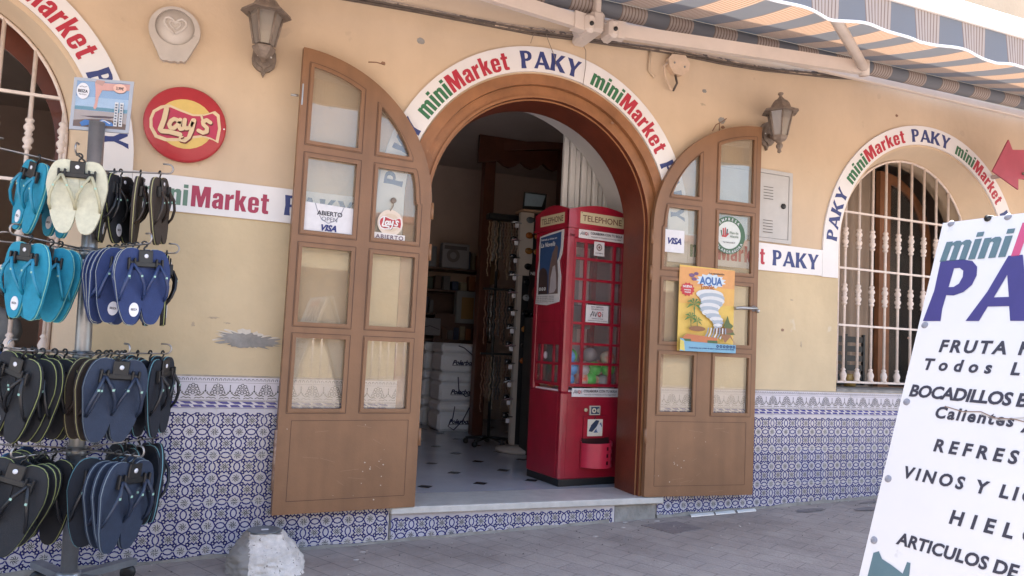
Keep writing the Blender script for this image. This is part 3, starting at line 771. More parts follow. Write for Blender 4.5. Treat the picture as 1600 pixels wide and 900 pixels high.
P.arc([('PAKY', cbl)], *C2, .978, -86, -62, .105); P.w = .0006
P.arc(mm(), *C2, .978, -57.5, -15, .105); P.w = .0006
P.arc([('PAKY', cbl)], *C2, .978, -11, 14, .105); P.w = .0006
P.arc(mm(), *C2, .978, 18, 56.5, .105); P.w = .0006
P.arc([('PAKY', cbl)], *C2, .978, 61, 86, .105)
tag(mb.build('arch_sign'), 'curved white sign board lettered PAKY and miniMarket above the right-hand grilled window', 'sign', SG)
C3 = (-1.337, 1.27)
mb = sign('', '', legs_arch(C3, 1.085, .925, 1.045)); P = Panel(fr0, mb)
P.arc([('PAKY', cbl)], *C3, .945, -11, 13, .115); P.w = .0006
P.arc(mm(), *C3, .945, 17, 57.5, .115); P.w = .0006
P.arc(mm(), *C3, .945, -57, -17, .115); P.w = .0006
P.arc([('PAKY', cbl)], *C3, .945, 61.5, 86, .115)
tag(mb.build('arch_sign'), 'curved white sign board lettered Market and PAKY round the left grilled window', 'sign', SG)
mb = MB(); mb.prism([(-.25,1.05),(-.25,1.245),(1.048,1.238),(1.048,1.045)], -.0155, -.001, signw); P = Panel(fr0, mb)
W_ = word('mini', .115, 1.0, .05)[1]
P.glyphs('mini', -.20, 1.085, .115, cgf, 1.0, .05); P.w = .0006
P.glyphs('Market', .042, 1.085, .115, cmf, .99, .05); P.w = .0006
P.glyphs('PAKY', .53, 1.09, .115, cbl, .99, .06)
tag(mb.build('name_board'), 'straight white miniMarket PAKY board between the left window and the open left door leaf', 'sign', SG)
mb = MB(); mb.prism([(3.252,1.048),(3.252,1.252),(4.476,1.248),(4.476,1.05)], -.0155, -.001, signw); P = Panel(fr0, mb)
P.glyphs('mini', 3.27, 1.092, .118, cg, 1.0, .05); P.w = .0006
P.glyphs('Market', 3.51, 1.092, .118, crd, 1.0, .05); P.w = .0006
P.glyphs('PAKY', 4.0, 1.092, .115, cbl, 1.12, .06)
tag(mb.build('name_board'), 'straight white miniMarket PAKY board between the open right door leaf and the right window', 'sign', SG)

# ---------------- round crisp sign
cream = fc(240,208,160,.45); yel = fc(236,196,96,.45); redp = fc(196,42,52,.4); magp = fc(200,26,72,.4); dred = fc(120,20,24,.5)
def stroke(P, pts, wd, mt, mb=None):
    """rounded thick pen stroke"""
    n_ = len(pts); w_ = wd if isinstance(wd, (list, tuple)) else [wd]*n_
    fr, W0 = P.fr, P.w
    for i in range(n_-1):
        (a, b_), (c, d) = pts[i], pts[i+1]; dx, dy = c-a, d-b_; L_ = math.hypot(dx, dy) or 1; nx, ny = -dy/L_/2, dx/L_/2
        P.mb.add([fr.p(*q_, W0) for q_ in ((a+nx*w_[i],b_+ny*w_[i]),(c+nx*w_[i+1],d+ny*w_[i+1]),(c-nx*w_[i+1],d-ny*w_[i+1]),(a-nx*w_[i],b_-ny*w_[i]))], [(0,1,2,3)], mt)
    for i, (a, b_) in enumerate(pts):
        k = 10; P.mb.add([fr.p(a+w_[i]/2*cos(2*pi*j/k), b_+w_[i]/2*sin(2*pi*j/k), W0+.00005*(i % 3+1)) for j in range(k)], [tuple(range(k))], mt)
def crisp_logo(P, s, bg, cm, cy, band):
    """s = half width of the roundel"""
    f = lambda L_: [(a*s, b_*s) for a, b_ in L_]
    top = [(-.86,.52),(-.6,.72),(-.25,.83),(.1,.80),(.42,.66),(.70,.46),(.80,.30)]
    P.disc(0, .0, .76*s, cy, ry=.72*s)
    ban = f([(-.80,.22),(-.62,.36),(-.42,.42),(-.15,.34),(.18,.26),(.45,.30),(.70,.42),(.82,.34),(.88,0),(.84,-.36),(.70,-.30),(.45,-.26),(.15,-.34),(-.15,-.44),(-.45,-.48),(-.70,-.42),(-.84,-.2),(-.86,.02)])
    out = [(a*1.09, b_*1.2) for a, b_ in ban]
    P.poly(out, cm); P.poly(ban, band)
    k = s
    def let(dx, dy, mt, g):
        def S_(pts, wd): stroke(P, [((a+dx)*k, (b_+dy)*k) for a, b_ in pts], [v*k*g for v in wd] if isinstance(wd, list) else wd*k*g, mt)
        S_([(-.52,.36),(-.56,.05),(-.64,-.26),(-.60,-.30),(-.40,-.29),(-.12,-.33)], .13)      # L
        S_([(-.22,.08),(-.30,.10),(-.38,.03),(-.42,-.08),(-.38,-.17),(-.29,-.17),(-.20,-.06),(-.14,.10),(-.17,-.08),(-.12,-.17),(-.06,-.15)], .11)  # a
        S_([(-.02,.12),(-.03,-.06),(.03,-.13),(.12,-.09),(.20,.14)], .11)   # y left
        S_([(.22,.14),(.18,-.15),(.12,-.38),(.02,-.50),(-.10,-.50),(-.12,-.42),(-.04,-.38)], [.12,.12,.10,.08,.06,.05,.04])
        S_([(.44,.20),(.40,.32)], .06)      # apostrophe
        S_([(.66,.14),(.56,.20),(.46,.14),(.48,.05),(.58,-.03),(.58,-.14),(.48,-.19),(.36,-.14)], .11)   # s
    let(.02, -.03, dred, 1.18); P.up(); let(0, 0, cm, 1.0); P.up()
lay = thing('round_sign', 'round red and yellow sign reading Lay\'s fixed to the peach wall', 'sign', (-.015,-.02,1.52))
mb = MB(); mb.lathe([(.20,0),(.206,-.012),(.206,-.03),(.197,-.04),(0.001,-.04)], (-.015,-.004,1.522), redp, 48, 'y')
mb.build('disc', lay)
P = Panel(Frame((-.015,-.0445,1.522)), step=.0012); crisp_logo(P, .187, redp, cream, yel, magp)
for a in (.195,): P.disc(a, 0, .004, whitel)
P.mb.build('logo', lay)

# ---------------- faded heart emblem
emb = thing('moulded_emblem', 'faded grey plastic heart emblem with broken lower edge, above the round red sign', 'emblem', (-.105,-.02,2.0))
egr = mat('faded_grey_plastic', (.47,.42,.38), .6, var=.08, scale=10, patch=((.32,.27,.23), .70, 16)); egr2 = mat('faded_grey_inset', (.55,.50,.46), .5, var=.06, scale=10)
o = arcpts(-.105, 2.03, .128, -118, 118, 30)
bot = [(-.035,1.875),(-.045,1.862),(-.062,1.866),(-.078,1.855),(-.095,1.860),(-.115,1.853),(-.132,1.858),(-.148,1.852),(-.165,1.862),(-.182,1.90)]
mb = MB(); mb.prism(o+bot, -.035, -.001, egr, [arcpts(-.105, 2.045, .098, 0, 352, 30)]); mb.build('shell', emb)
mb = MB(); mb.lathe([(.0985,0),(.0985,-.02),(.001,-.02)], (-.105,-.003,2.045), egr2, 40, 'y')
H = [(0,-.045),(-.035,-.018),(-.055,.010),(-.052,.034),(-.032,.044),(-.012,.034),(0,.018),(.012,.034),(.032,.044),(.052,.034),(.055,.010),(.035,-.018),(.004,-.042)]
mb.tube([(-.105+a, -.026, 2.055+b_) for a, b_ in H], .0075, egr2, 8)
mb.tube([(-.105+a*.5, -.026, 2.058+b_*.5) for a, b_ in H], .0055, egr2, 8)
mb.build('heart_inset', emb)

# ---------------- wall lanterns
lm = mat('weathered_lantern_metal', (.20,.155,.125), .6, var=.25, scale=30, bump=.3, bscale=80); lg = glass('frosted_lantern_glass', (.6,.55,.5), .10, .38, (.42,.37,.33))
def lantern(name, label, c, plate, ks, grp, low):
    L_ = thing('wall_lantern', label, 'wall lamp', (plate[0],-.02,plate[1]), grp)
    x, z = c; y = -.165
    mb = MB(); prof = [(0,.105),(.028,.090),(.045,.068),(.062,.040),(.066,.0),(.060,-.035),(.035,-.062),(.012,-.072),(0,-.10)]
    pts = [(plate[0]+a*ks, plate[1]+b_*ks) for a, b_ in prof]+[(plate[0]-a*ks, plate[1]+b_*ks) for a, b_ in reversed(prof[1:-1])]
    mb.prism(pts, -.028, -.002, lm); mb.prism([(plate[0]+(p[0]-plate[0])*.7, plate[1]+(p[1]-plate[1])*.7) for p in pts], -.042, -.028, lm)
    for s_ in (-1,1): mb.sphere((plate[0]+s_*.035,-.043,plate[1]+.012), .005, whitel)
    mb.build('backplate', L_)
    mb = MB(); mb.tube([(plate[0],-.04,plate[1]),(plate[0]*.5+x*.5,-.10,plate[1]-.03),(x,y,z-.165*1)], [.018,.016,.015], lm, 10); 
    mb.lathe([(.001,-.245),(.016,-.235),(.012,-.215),(.024,-.20),(.026,-.185),(.016,-.17),(.020,-.16),(.05,-.145),(.058,-.128),(.058,-.118)] if not low else [(.02,-.19),(.03,-.18),(.05,-.16),(.062,-.14),(.062,-.13)], (x,y,z), lm, 6, smooth=False)
    mb.build('bracket', L_)
    mb = MB(); mb.lathe([(.052,-.118),(.088,.058)], (x,y,z), lg, 6, smooth=False); mb.build('glass_body', L_)
    mb = MB()
    for k in range(6):
        a = pi/3*k; mb.tube([(x+.055*cos(a),y+.055*sin(a),z-.118),(x+.092*cos(a),y+.092*sin(a),z+.06)], .0065, lm, 5)
    mb.build('frame', L_)
    mb = MB(); mb.lathe([(.135,.052),(.128,.068),(.085,.078),(.078,.085),(.066,.118),(.048,.140),(.030,.150),(.022,.160),(.012,.172),(.012,.182),(.022,.192),(.018,.202),(.001,.206)], (x,y,z), lm, 6, smooth=False)
    mb.build('cap', L_)
LG = 'wall lanterns beside the arches'
lantern('l', 'weathered wall lantern above the left door leaf, seen from below, right of the heart emblem', (.350,2.105), (.362,1.957), 1.0, LG, True)
lantern('r', 'weathered wall lantern with finial between the right door leaf and the right window', (3.905,2.13), (3.915,2.045), 1.05, LG, False)

# ---------------- meter cupboard
mc = thing('meter_cupboard', 'grey painted metal meter cupboard let into the wall behind the right door leaf', 'utility box', (3.8,-.02,1.5))
mg = mat('meter_box_paint', (.46,.44,.42), .5, var=.06, scale=6)
mb = MB(); mb.prism([(3.455,1.262),(3.455,1.80),(4.168,1.80),(4.168,1.262)], -.018, -.001, mg, [[(3.485,1.29),(3.485,1.772),(4.138,1.772),(4.138,1.29)]]); mb.build('frame', mc)
mb = MB(); mb.box(3.488,4.135,-.014,-.002,1.293,1.769,mg); P = Panel(Frame((0,-.0142,0)), mb); dk = fc(95,88,84)
for zz in (1.67, 1.42):
    for k in range(5): P.line([(3.90,zz-k*.022),(3.99,zz-k*.022)], .005, dk)
mb.build('door', mc); mb = MB(); mb.lathe([(.02,0),(.02,-.01),(.001,-.012)], (4.085,-.0145,1.54), black, 14, 'y'); mb.build('lock', mc)

# ---------------- stickers and papers on the doors
def dfrm(fr, off=-.004): return Frame(fr.p(0,0,off), fr.x, fr.y, fr.n)
whp = fc(232,230,235,.4); dkt = fc(48,46,58); visa = fc(30,42,120); grn = fc(70,110,80)
def uL(x): return (1.372-x)*WL/(1.372-.562)
F2 = Frame(FL.p(WL,0,.004), -FL.x, (0,0,1), FL.n)        # u from the free edge, left to right
x0 = .052
mb = MB(); mb.prism([(x0,1.005),(x0,1.165),(x0+.30,1.155),(x0+.297,1.005)], -.006, -.004, whp, fr=F2)
P = Panel(Frame(F2.p(0,0,.006), F2.x, F2.y, F2.n), mb)
P.line([(x0+.07,1.162),(x0+.085,1.12),(x0+.11,1.075),(x0+.15,1.055),(x0+.19,1.075),(x0+.22,1.12),(x0+.235,1.158)], .005, fc(150,150,165))
P.text('ABIERTO', x0+.155, 1.098, .026, dkt, .03, align='c'); P.text('OPEN', x0+.155, 1.066, .026, fc(120,120,135), .0, align='c')
P.text('VISA', x0+.155, 1.012, .034, visa, .05, .3, align='c')
tag(mb.build('notice'), 'white ABIERTO OPEN card with VISA mark inside the left door leaf', 'notice')
mb = MB(); cx, cz = .565, 1.10
mb.prism(arcpts(cx, cz, .078, 0, 351, 40), -.008, -.004, cream if False else fc(232,214,196), fr=F2)
mb.prism([(cx-.095,.996),(cx-.095,1.038),(cx+.095,1.034),(cx+.095,.996)], -.0085, -.004, fc(230,224,222), fr=F2)
P = Panel(Frame(F2.p(cx,cz,.0085), F2.x, F2.y, F2.n), mb, .0005); crisp_logo(P, .075, redp, fc(240,236,236), fc(222,200,176), redp)
P = Panel(Frame(F2.p(0,0,.0092), F2.x, F2.y, F2.n), mb); P.text('ABIERTO', cx, 1.004, .024, fc(92,60,90), .02, sp=1.15, width=.17, align='c')
mb.tube([F2.p(cx-.005,cz+.07,.008), F2.p(cx+.01,cz+.10,.012), F2.p(cx+.012,cz+.118,.008)], .003, lm, 6); mb.lathe([(.017,0),(.017,-.01),(.010,-.012),(.001,-.012)], F2.p(cx+.013,cz+.135,.0), lm, 16, 'y')
tag(mb.build('hanging_sign'), 'small round Lay\'s ABIERTO sign hung by a suction cup inside the left door leaf', 'sign')
F3 = FR
def uR(x): return (x-2.945)*WR/(3.795-2.945)
P = Panel(Frame(F3.p(0,0,.004), F3.x, F3.y, F3.n)); P.rect(.100,1.105,.252,1.262,whp); P.text('VISA', .176, 1.165, .042, visa, .05, .3, align='c')
tag(P.mb.build('sticker'), 'small square white VISA sticker on the right door glass', 'sticker')
P = Panel(Frame(F3.p(.610,1.265,.004), F3.x, F3.y, F3.n)); P.disc(0,0,.135,grn); P.disc(0,0,.098,fc(222,226,222)); 
P.farc('EMPRESA', 0,0,.106,-48,48,.020,whp); P.farc('COLABORADORA',0,0,.128,-118,-242,.018,whp,inside=True) if False else P.farc('COLABORADORA',0,0,.128,245,115,.018,whp,inside=True)
for k, (a, h_) in enumerate(((-.062,.03),(-.048,.045),(-.034,.050),(-.020,.040))): P.line([(a*.9-.002,-.005),(a-.004+k*.003,.002+h_)], .009, [grn,redp,redp,dkt][k])
P.line([(-.06,-.01),(-.028,-.012),(-.006,.012)], .010, redp); P.text('Plan de', .005,.010,.018,fc(120,140,120)); P.text('Alegría', .005,-.016,.018,fc(120,140,120)); P.text('Tel. 950 32 00 47', 0,-.058,.010,dkt,align='c')
tag(P.mb.build('sticker'), 'round green EMPRESA COLABORADORA sticker on the right door glass', 'sticker')
# orange poster
P = Panel(Frame(F3.p(0,0,.034), F3.x, F3.y, F3.n)); a0, a1, b0, b1 = .205, .648, .432, 1.022
P.mb.prism([(a0,b0),(a0,b1),(a1,b1-.01),(a1,b0)], -.0005, .003, fc(236,196,84), fr=P.fr)
o1, o2 = fc(232,164,92), fc(236,180,86)
P.rect(a0,.88,a1,b1-.012,o1); P.rect(a0,.76,a1,.88,o2)
wht = fc(226,226,226); sky1 = fc(120,178,206); navy = fc(42,72,128)
st = []
for k in range(26):
    a = 2*pi*k/26; r_x = .125 if k % 2 else .098; st.append((.455+r_x*cos(a)*1.0, .925+r_x*.42*sin(a)))
P.poly(st, fc(210,226,238)); P.text('AQUA', .455, .900, .052, fc(62,110,176), .05, align='c', width=.185); P.text('Tropic', .425, .865, .036, fc(190,110,40), .045, align='c', width=.115)
P.text('La revolución', .50, .972, .014, dkt, .02, width=.12, align='c')
for cx_, cz_, s_ in ((.30,.955,.022),(.335,.968,.018),(.32,.93,.020)): P.disc(cx_,cz_,s_,fc(120,86,130),ry=s_*.6)
st = []
for k in range(24):
    a = 2*pi*k/24; r_x = .058 if k % 2 else .047; st.append((.268+r_x*cos(a), .855+r_x*.85*sin(a)))
P.poly(st, fc(206,44,52)); P.text('NUEVA', .268,.868,.016,wht,.04,align='c'); P.text('aventura', .268,.848,.011,wht,.03,align='c'); P.text('tropical', .268,.832,.011,wht,.03,align='c')
for k in range(13):        # tornado bands
    t = k/12; cx_ = .445+.02*math.sin(k*.9)+.08*t*t; cz_ = .83-.255*t; rx = .095*(1-t)**.8+.014; ry = .026*(1-t)+.010
    P.disc(cx_, cz_, rx, wht if k % 2 == 0 else fc(176,188,200), ry=ry)
    P.line([(cx_-rx*.7,cz_-ry*.3),(cx_,cz_-ry*.75),(cx_+rx*.8,cz_-ry*.2)], .003, fc(120,140,165))
def palm(cx_, cz_, s_):
    P.line([(cx_,cz_),(cx_+.004,cz_-s_*1.5)], .006, fc(112,92,50))
    for a in (20,60,110,150,200,330,270):
        a = radians(a); e = (cx_+s_*cos(a), cz_+s_*.8*sin(a)-.2*s_); m_ = (cx_+s_*.5*cos(a), cz_+s_*.5*sin(a)+.08*s_)
        P.poly([(cx_,cz_),(m_[0]-.1*s_*sin(a),m_[1]+.14*s_*cos(a)),e,(m_[0]+.1*s_*sin(a),m_[1]-.14*s_*cos(a))], fc(84,128,58), up=False)
    P.up()
palm(.315,.755,.068); palm(.29,.665,.055); palm(.34,.64,.045)
P.poly([(.58,.69),(.60,.64),(.63,.62),(.61,.60),(.645,.56),(.55,.55),(.57,.60),(.55,.62)], fc(96,112,60))
P.disc(.34,.588,.065,fc(150,100,60),ry=.018); P.disc(.55,.585,.08,fc(140,98,66),ry=.02)
for k in range(7): P.line([(.43+k*.022,.60),(.42+k*.024,.56),(.40+k*.024,.525)], .010, wht if k % 2 else fc(150,160,176))
P.poly([(.225,.525),(.26,.550),(.50,.530),(.50,.490),(.23,.505)], fc(206,120,70)); P.rect(.225,.500,.29,.516,fc(70,110,66)); P.rect(.42,.494,.50,.512,fc(70,110,66)); P.poly([(.52,.56),(.56,.50),(.60,.54),(.645,.49),(.60,.56)], fc(160,110,72))
P.poly([(a0,b0),(a0,.520),(.23,.515),(.245,.50),(a1,.488),(a1,b0)], sky1)
P.poly([(a0,b0+.01),(a0,.51),(.235,.50),(.245,b0)], fc(226,206,96)); P.text('Desde fruta, mar y hielo de sabor tropical para toda la familia', .275, .452, .010, navy, .03, width=.36)
for k in range(6): P.disc(.50+k*.026,.474,.010,navy,r0=.004)
tag(P.mb.build('poster'), 'orange AQUA Tropic poster with a white whirlwind and palms on the right door leaf', 'poster')

# ---------------- red arrow
ar = thing('arrow_sign', 'red metal arrow sign pointing left on a bracket beyond the right window', 'sign', (6.2,-.4,2.0))
mb = MB(); rm = mat('faded_red_metal', (.34,.05,.085), .45, var=.12, scale=5, patch=((.42,.14,.17), .72, 9))
mb.prism([(5.80,1.955),(5.985,2.235),(6.03,2.16),(6.50,2.22),(6.50,1.94),(6.10,1.935),(6.10,1.845)], -.412, -.40, rm); mb.build('arrow_plate', ar)
mb = MB(); mb.tube([(6.35,-.40,2.05),(6.35,0,2.05)], .02, dirtyw, 8); mb.tube([(6.14,-.415,1.98),(6.2,-.43,1.98),(6.25,-.415,1.98)], .012, lm, 6); mb.build('bracket', ar)

# ---------------- wall scars, cable, junction box
def blob(mb, cx_, cz_, rx, rz, mt, seed, y=-.003, n_=22, jag=.25, sl=0):
    rnd = random.Random(seed); pts = []
    for k in range(n_):
        a = 2*pi*k/n_; r_ = 1-jag*rnd.random(); pts.append((cx_+rx*r_*cos(a), cz_+rz*r_*sin(a)+sl*rx*cos(a)))
    mb.prism(pts, y, .002, mt)
mb = MB(); blob(mb, .375,.384,.205,.056,mat('lime_edge', (.62,.56,.48), .9, var=.1, scale=30),8,jag=.55,sl=-.05,n_=60,y=-.002); mb.build('plaster_scar', bld)
mb = MB(); blob(mb, .385,.372,.205,.052,concrete,3,jag=.42,sl=-.05,n_=64,y=-.004); mb.build('plaster_scar', bld)
for bx_, bz_, bw_, bh_, sd_ in ((.20,.49,.035,.008,31),(.27,.465,.02,.006,32),(.10,.45,.012,.02,33),(4.3,.52,.01,.03,34),(4.2,.85,.02,.008,35),(.75,1.75,.02,.01,36),(3.35,2.2,.03,.012,37)):
    mb = MB(); blob(mb, bx_,bz_,bw_,bh_,mat('plaster_flake', (.44,.35,.25), .9, var=.15, scale=40),sd_,jag=.6,n_=30,y=-.0015); mb.build('plaster_scar', bld)
for sx, sz, s_ in ((1.262,2.252,.022),(3.52,2.11,.026),(3.36,2.30,.016),(3.46,1.98,.012),(3.53,2.06,.014),(5.24,2.42,.012),(5.4,.62,.01),(4.12,.62,.012),(1.04,2.07,.012),(2.62,1.95,.01)):
    mb = MB(); blob(mb, sx, sz, s_*1.3, s_, concrete if s_ > .015 else fc(150,110,84), int(sx*100), y=-.002); mb.build('plaster_scar', bld)
for pts in ([(3.44,2.02),(3.47,2.07),(3.52,2.10),(3.56,2.13)],[(3.50,2.09),(3.50,2.03)],[(.95,2.06),(1.0,2.068),(1.05,2.062)]):
    cr = MB(); cr.tube([(a,-.001,b_) for a, b_ in pts], .0035, fc(150,110,84), 5); cr.build('plaster_crack', bld)
cab = mat('painted_cable', (.40,.30,.22), .7, var=.45, scale=22, patch=((.12,.09,.07), .55, 14)); cabd = mat('dirty_cable', (.10,.075,.06), .7, var=.3, scale=20)
mb = MB()
base_ = [(-.9,2.30),(.2,2.375),(.79,2.412),(1.2,2.425),(1.7,2.430),(2.0,2.443),(2.32,2.472),(2.6,2.482),(2.9,2.503),(3.13,2.518),(3.5,2.528),(3.85,2.538),(4.2,2.57),(4.55,2.612),(5.0,2.668),(5.3,2.69)]
for k, (dz, dy, rr_, mt) in enumerate(((0,.018,.010,cabd),(.014,.026,.008,cab),(.026,.014,.009,cab),(.008,.036,.006,cabd))):
    mb.tube([(x, -dy, z+dz+.006*sin(x*5+k*2)) for x, z in base_], rr_, mt, 6)
tag(mb.build('cable_bundle'), 'paint-spattered bundle of old cables sagging along the wall top', 'cables')
jb = thing('junction_box', 'broken octagonal junction box with loose wires under the awning arm', 'junction box', (3.11,-.02,2.44))
mb = MB(); jm = mat('painted_box', (.60,.44,.31), .7, var=.1, scale=15)
mb.prism([(3.05,2.50),(3.02,2.46),(3.03,2.41),(3.07,2.365),(3.14,2.36),(3.19,2.40),(3.20,2.46),(3.16,2.51)], -.045, -.001, jm)
for a, b_ in ((3.07,2.44),(3.155,2.425)): mb.sphere((a,-.046,b_), .008, concrete)
mb.build('cover', jb)
mb = MB(); mb.tube([(3.03,-.03,2.44),(2.985,-.04,2.40),(3.0,-.045,2.32),(3.05,-.04,2.245),(3.08,-.03,2.25)], .008, jm, 6); mb.tube([(3.09,-.03,2.36),(3.10,-.04,2.30),(3.07,-.04,2.24)], .008, cabd, 6); mb.tube([(2.89,-.01,2.50),(2.885,-.012,2.36),(2.93,-.01,2.32)], .009, wallm, 6)
mb.build('wire', jb)
for lb_, pts in zip(('thin bent wire hanging left over the P of the central arch sign','looped thin wire over the A of the central arch sign','thin straight wire hanging over the K of the central arch sign'), ([(1.98,2.37),(2.0,2.44),(2.08,2.485)],[(2.0,2.47),(2.07,2.49),(2.10,2.42),(2.16,2.30),(2.17,2.25)],[(2.33,2.47),(2.38,2.40),(2.385,2.30),(2.37,2.16)])):
    mb = MB(); mb.tube([(a,-.03,b_) for a, b_ in pts], .0022, lm, 5); tag(mb.build('loose_wire'), lb_, 'wire', 'loose wires over the central arch sign')
# ============================================================ TELEPHONE BOOTH BALL MACHINE
redb = mat('booth_red', (.265,.008,.023), .3, var=.2, scale=5, coat=.25, bump=.05, bscale=30); redd = mat('booth_red_panel', (.17,.010,.018), .4, var=.15, scale=5); redi = mat('booth_inside', (.72,.58,.60), .6)
B0 = Vector((2.52,.39,-.560)); bx = Vector((.9925,.122,0)); by = Vector((-.122,.9925,0)); BW, BD = .556, .455
booth = thing('ball_machine', 'red telephone-booth shaped toy ball machine standing inside the doorway', 'vending machine', tuple(B0+bx*BW/2+by*BD/2))
FB = Frame(B0, bx, (0,0,1), -by); FS = Frame(B0+by*BD, -by, (0,0,1), -bx); FRt = Frame(B0+bx*BW, by, (0,0,1), bx); FK = Frame(B0+bx*BW+by*BD, -bx, (0,0,1), by)
def bbox(mb, u0, u1, d0, d1, z0, z1, mt, bev=.0):
    t = MB(); t.box(u0, u1, d0, d1, z0, z1, mt, bev)
    mb.add([tuple(B0+bx*x+by*y+Vector((0,0,z))) for x, y, z in t.v], t.f, mt)
mb = MB(); bbox(mb, .008,BW-.008,.008,BD-.008,0,.05,black); mb.build('plinth', booth)
mb = MB()
bbox(mb, 0,BW,0,BD,.045,.66,redb,.012)
bbox(mb, .02,BW-.02,.02,BD-.02,.66,.672,redi)
for (u0, u1) in ((0,.062),(BW-.062,BW)):
    for (d0, d1) in ((0,.062),(BD-.062,BD)): bbox(mb, u0,u1,d0,d1,.655,1.80,redb,.010)
bbox(mb, 0,BW,0,BD,1.765,1.86,redb,.006)
bbox(mb, .02,BW-.02,BD-.012,BD-.004,.66,1.80,redb)
bbox(mb, BW-.012,BW-.004,.02,BD-.02,.66,1.80,redb)
bbox(mb, .03,BW-.03,BD-.02,BD-.013,.675,1.78,redi)
bbox(mb, BW-.02,BW-.013,.03,BD-.03,.675,1.78,redi)
mb.build('body', booth)
mb = MB()   # upper fascia with curved top edges
for fr, W in ((FB,BW),(FS,BD),(FRt,BW if False else BD),(FK,BW)):
    top = [(W+.008-(W+.016)*i/14, 1.965+.052*sin(pi*i/14)) for i in range(15)]
    mb.prism([(-.008,1.85),(W+.008,1.85)]+top, -.008, .02, redb, fr=fr)
vs = []; fs = []; K = 10
for j in range(K+1):
    for i in range(K+1):
        u, v = i/K, j/K; vs.append(tuple(B0+bx*(BW*u)+by*(BD*v)+Vector((0,0,1.955+.045*max(sin(pi*u), sin(pi*v))*1.0+.03*sin(pi*u)*sin(pi*v)))))
mb.add(vs, [(j*(K+1)+i, j*(K+1)+i+1, (j+1)*(K+1)+i+1, (j+1)*(K+1)+i) for j in range(K) for i in range(K)], redb, True)
for fr, W in ((FB,BW),(FS,BD)): mb.prism([(-.012,1.835),(W+.012,1.835),(W+.012,1.852),(-.012,1.852)], -.014, .02, redb, fr=fr)
mb.build('roof', booth)
bgl = glass('booth_glass', (.99,.98,.98), .035, .03)
# front glazing: 3 columns x 7 rows
zr = [.712,.863,1.005,1.153,1.310,1.470,1.620,1.745]
def glaze(fr, W, cols, zs, nm):
    mb = MB(); u0, u1 = .062, W-.062
    mb.prism([(u0-.004,zs[0]-.012),(u1+.004,zs[0]-.012),(u1+.004,zs[-1]+.018),(u0-.004,zs[-1]+.018)], .004, .020, redb, [[(a,c+.009),(b_,c+.009),(b_,d-.009),(a,d-.009)] for a, b_ in cols for c, d in zip(zs, zs[1:])], fr=fr)
    mb.build('window_frame', booth)
    mb = MB(); mb.prism([(u0,zs[0]),(u1,zs[0]),(u1,zs[-1]),(u0,zs[-1])], .022, .025, bgl, fr=fr); mb.build('glass_pane', booth)
glaze(FB, BW, ((.072,.150),(.172,.405),(.427,BW-.070)), zr, '')
glaze(FS, BD, ((.075,.135),(.150,.300),(.315,BD-.075)), [.712,.855,1.0], '')
mb = MB(); mb.prism([(.06,1.012),(BD-.06,1.012),(BD-.06,1.76),(.06,1.76)], .002, .016, redb, fr=FS)
P = Panel(Frame(FS.p(0,0,-.0015), FS.x, FS.y, FS.n), mb)
for zz in (1.155,1.31): P.line([(.08,zz),(BD-.08,zz)], .004, redd)
for uu in (.14,.31): P.line([(uu,1.03),(uu,1.30)], .004, redd)
mb.build('side_panel', booth)
mb = MB()
for fr, W in ((FB,BW),(FS,BD)): mb.prism([(.05,.07),(W-.05,.07),(W-.05,.60 if W == BW else .64),(.05,.60 if W == BW else .64)], -.002, .004, redd if False else redb, fr=fr)
mb.build('lower_panel', booth)
# inner chute, back shelf seen through the panes
mb = MB(); 
for uu in (.14,.20,.26,.33): bbox(mb, uu,uu+.035,BD-.07,BD-.04,1.0,1.70,mat('ball_tube', (.35,.33,.34), .3))
bbox(mb, .16,.40,.25,.40,1.12,1.30,mat('machine_grey', (.22,.2,.2), .5), .01); mb.build('ball_chute', booth)
pap = fc(222,216,216,.45); gold = fc(206,190,150,.4); tdk = fc(60,42,40)
P = Panel(Frame(FB.p(0,0,.0085), FB.x, FB.y, FB.n)); P.rect(.088,1.873,.478,1.958,gold); P.text('TELEPHONE', .283, 1.893, .045, fc(112,62,50), .012, width=.35, align='c'); 
for a in (.10,.466): P.disc(a,1.95,.004,tdk)
P.mb.build('name_plate', booth)
P = Panel(Frame(FS.p(0,0,.0085), FS.x, FS.y, FS.n)); P.rect(.070,1.872,.405,1.950,gold); P.text('TELEPHONE', .237, 1.888, .045, fc(100,70,60), .012, width=.30, align='c'); P.mb.build('name_plate', booth)
def avoi(P, u, v, s):
    P.line([(u,v),(u+.5*s,v+s),(u+.75*s,v+.1*s)], .14*s, dkt); P.line([(u-.1*s,v+.35*s),(u+.8*s,v+.3*s)], .08*s, dkt)
    P.line([(u+.85*s,v+.9*s),(u+1.1*s,v+.05*s),(u+1.45*s,v+.95*s)], .14*s, dkt); P.disc(u+1.9*s,v+.5*s,.42*s,redp,r0=.22*s); P.line([(u+1.6*s,v+.05*s),(u+2.2*s,v+.05*s)], .1*s, dkt); P.line([(u+2.55*s,v+.05*s),(u+2.55*s,v+.65*s)], .13*s, dkt); P.disc(u+2.55*s,v+.85*s,.08*s,dkt)
P = Panel(Frame(FB.p(0,0,.0005), FB.x, FB.y, FB.n)); P.rect(.085,1.768,.487,1.832,pap); avoi(P,.10,1.79,.026); P.text('COLABORA CON TU BOLA', .185, 1.803, .018, dkt, .02, width=.285); P.text('Asociación de Voluntarios de Oncología Infantil', .19, 1.782, .009, dkt, .01, width=.27)
tag(P.mb.build('sticker'), 'white COLABORA CON TU BOLA strip above the panes of the red machine', 'sticker')
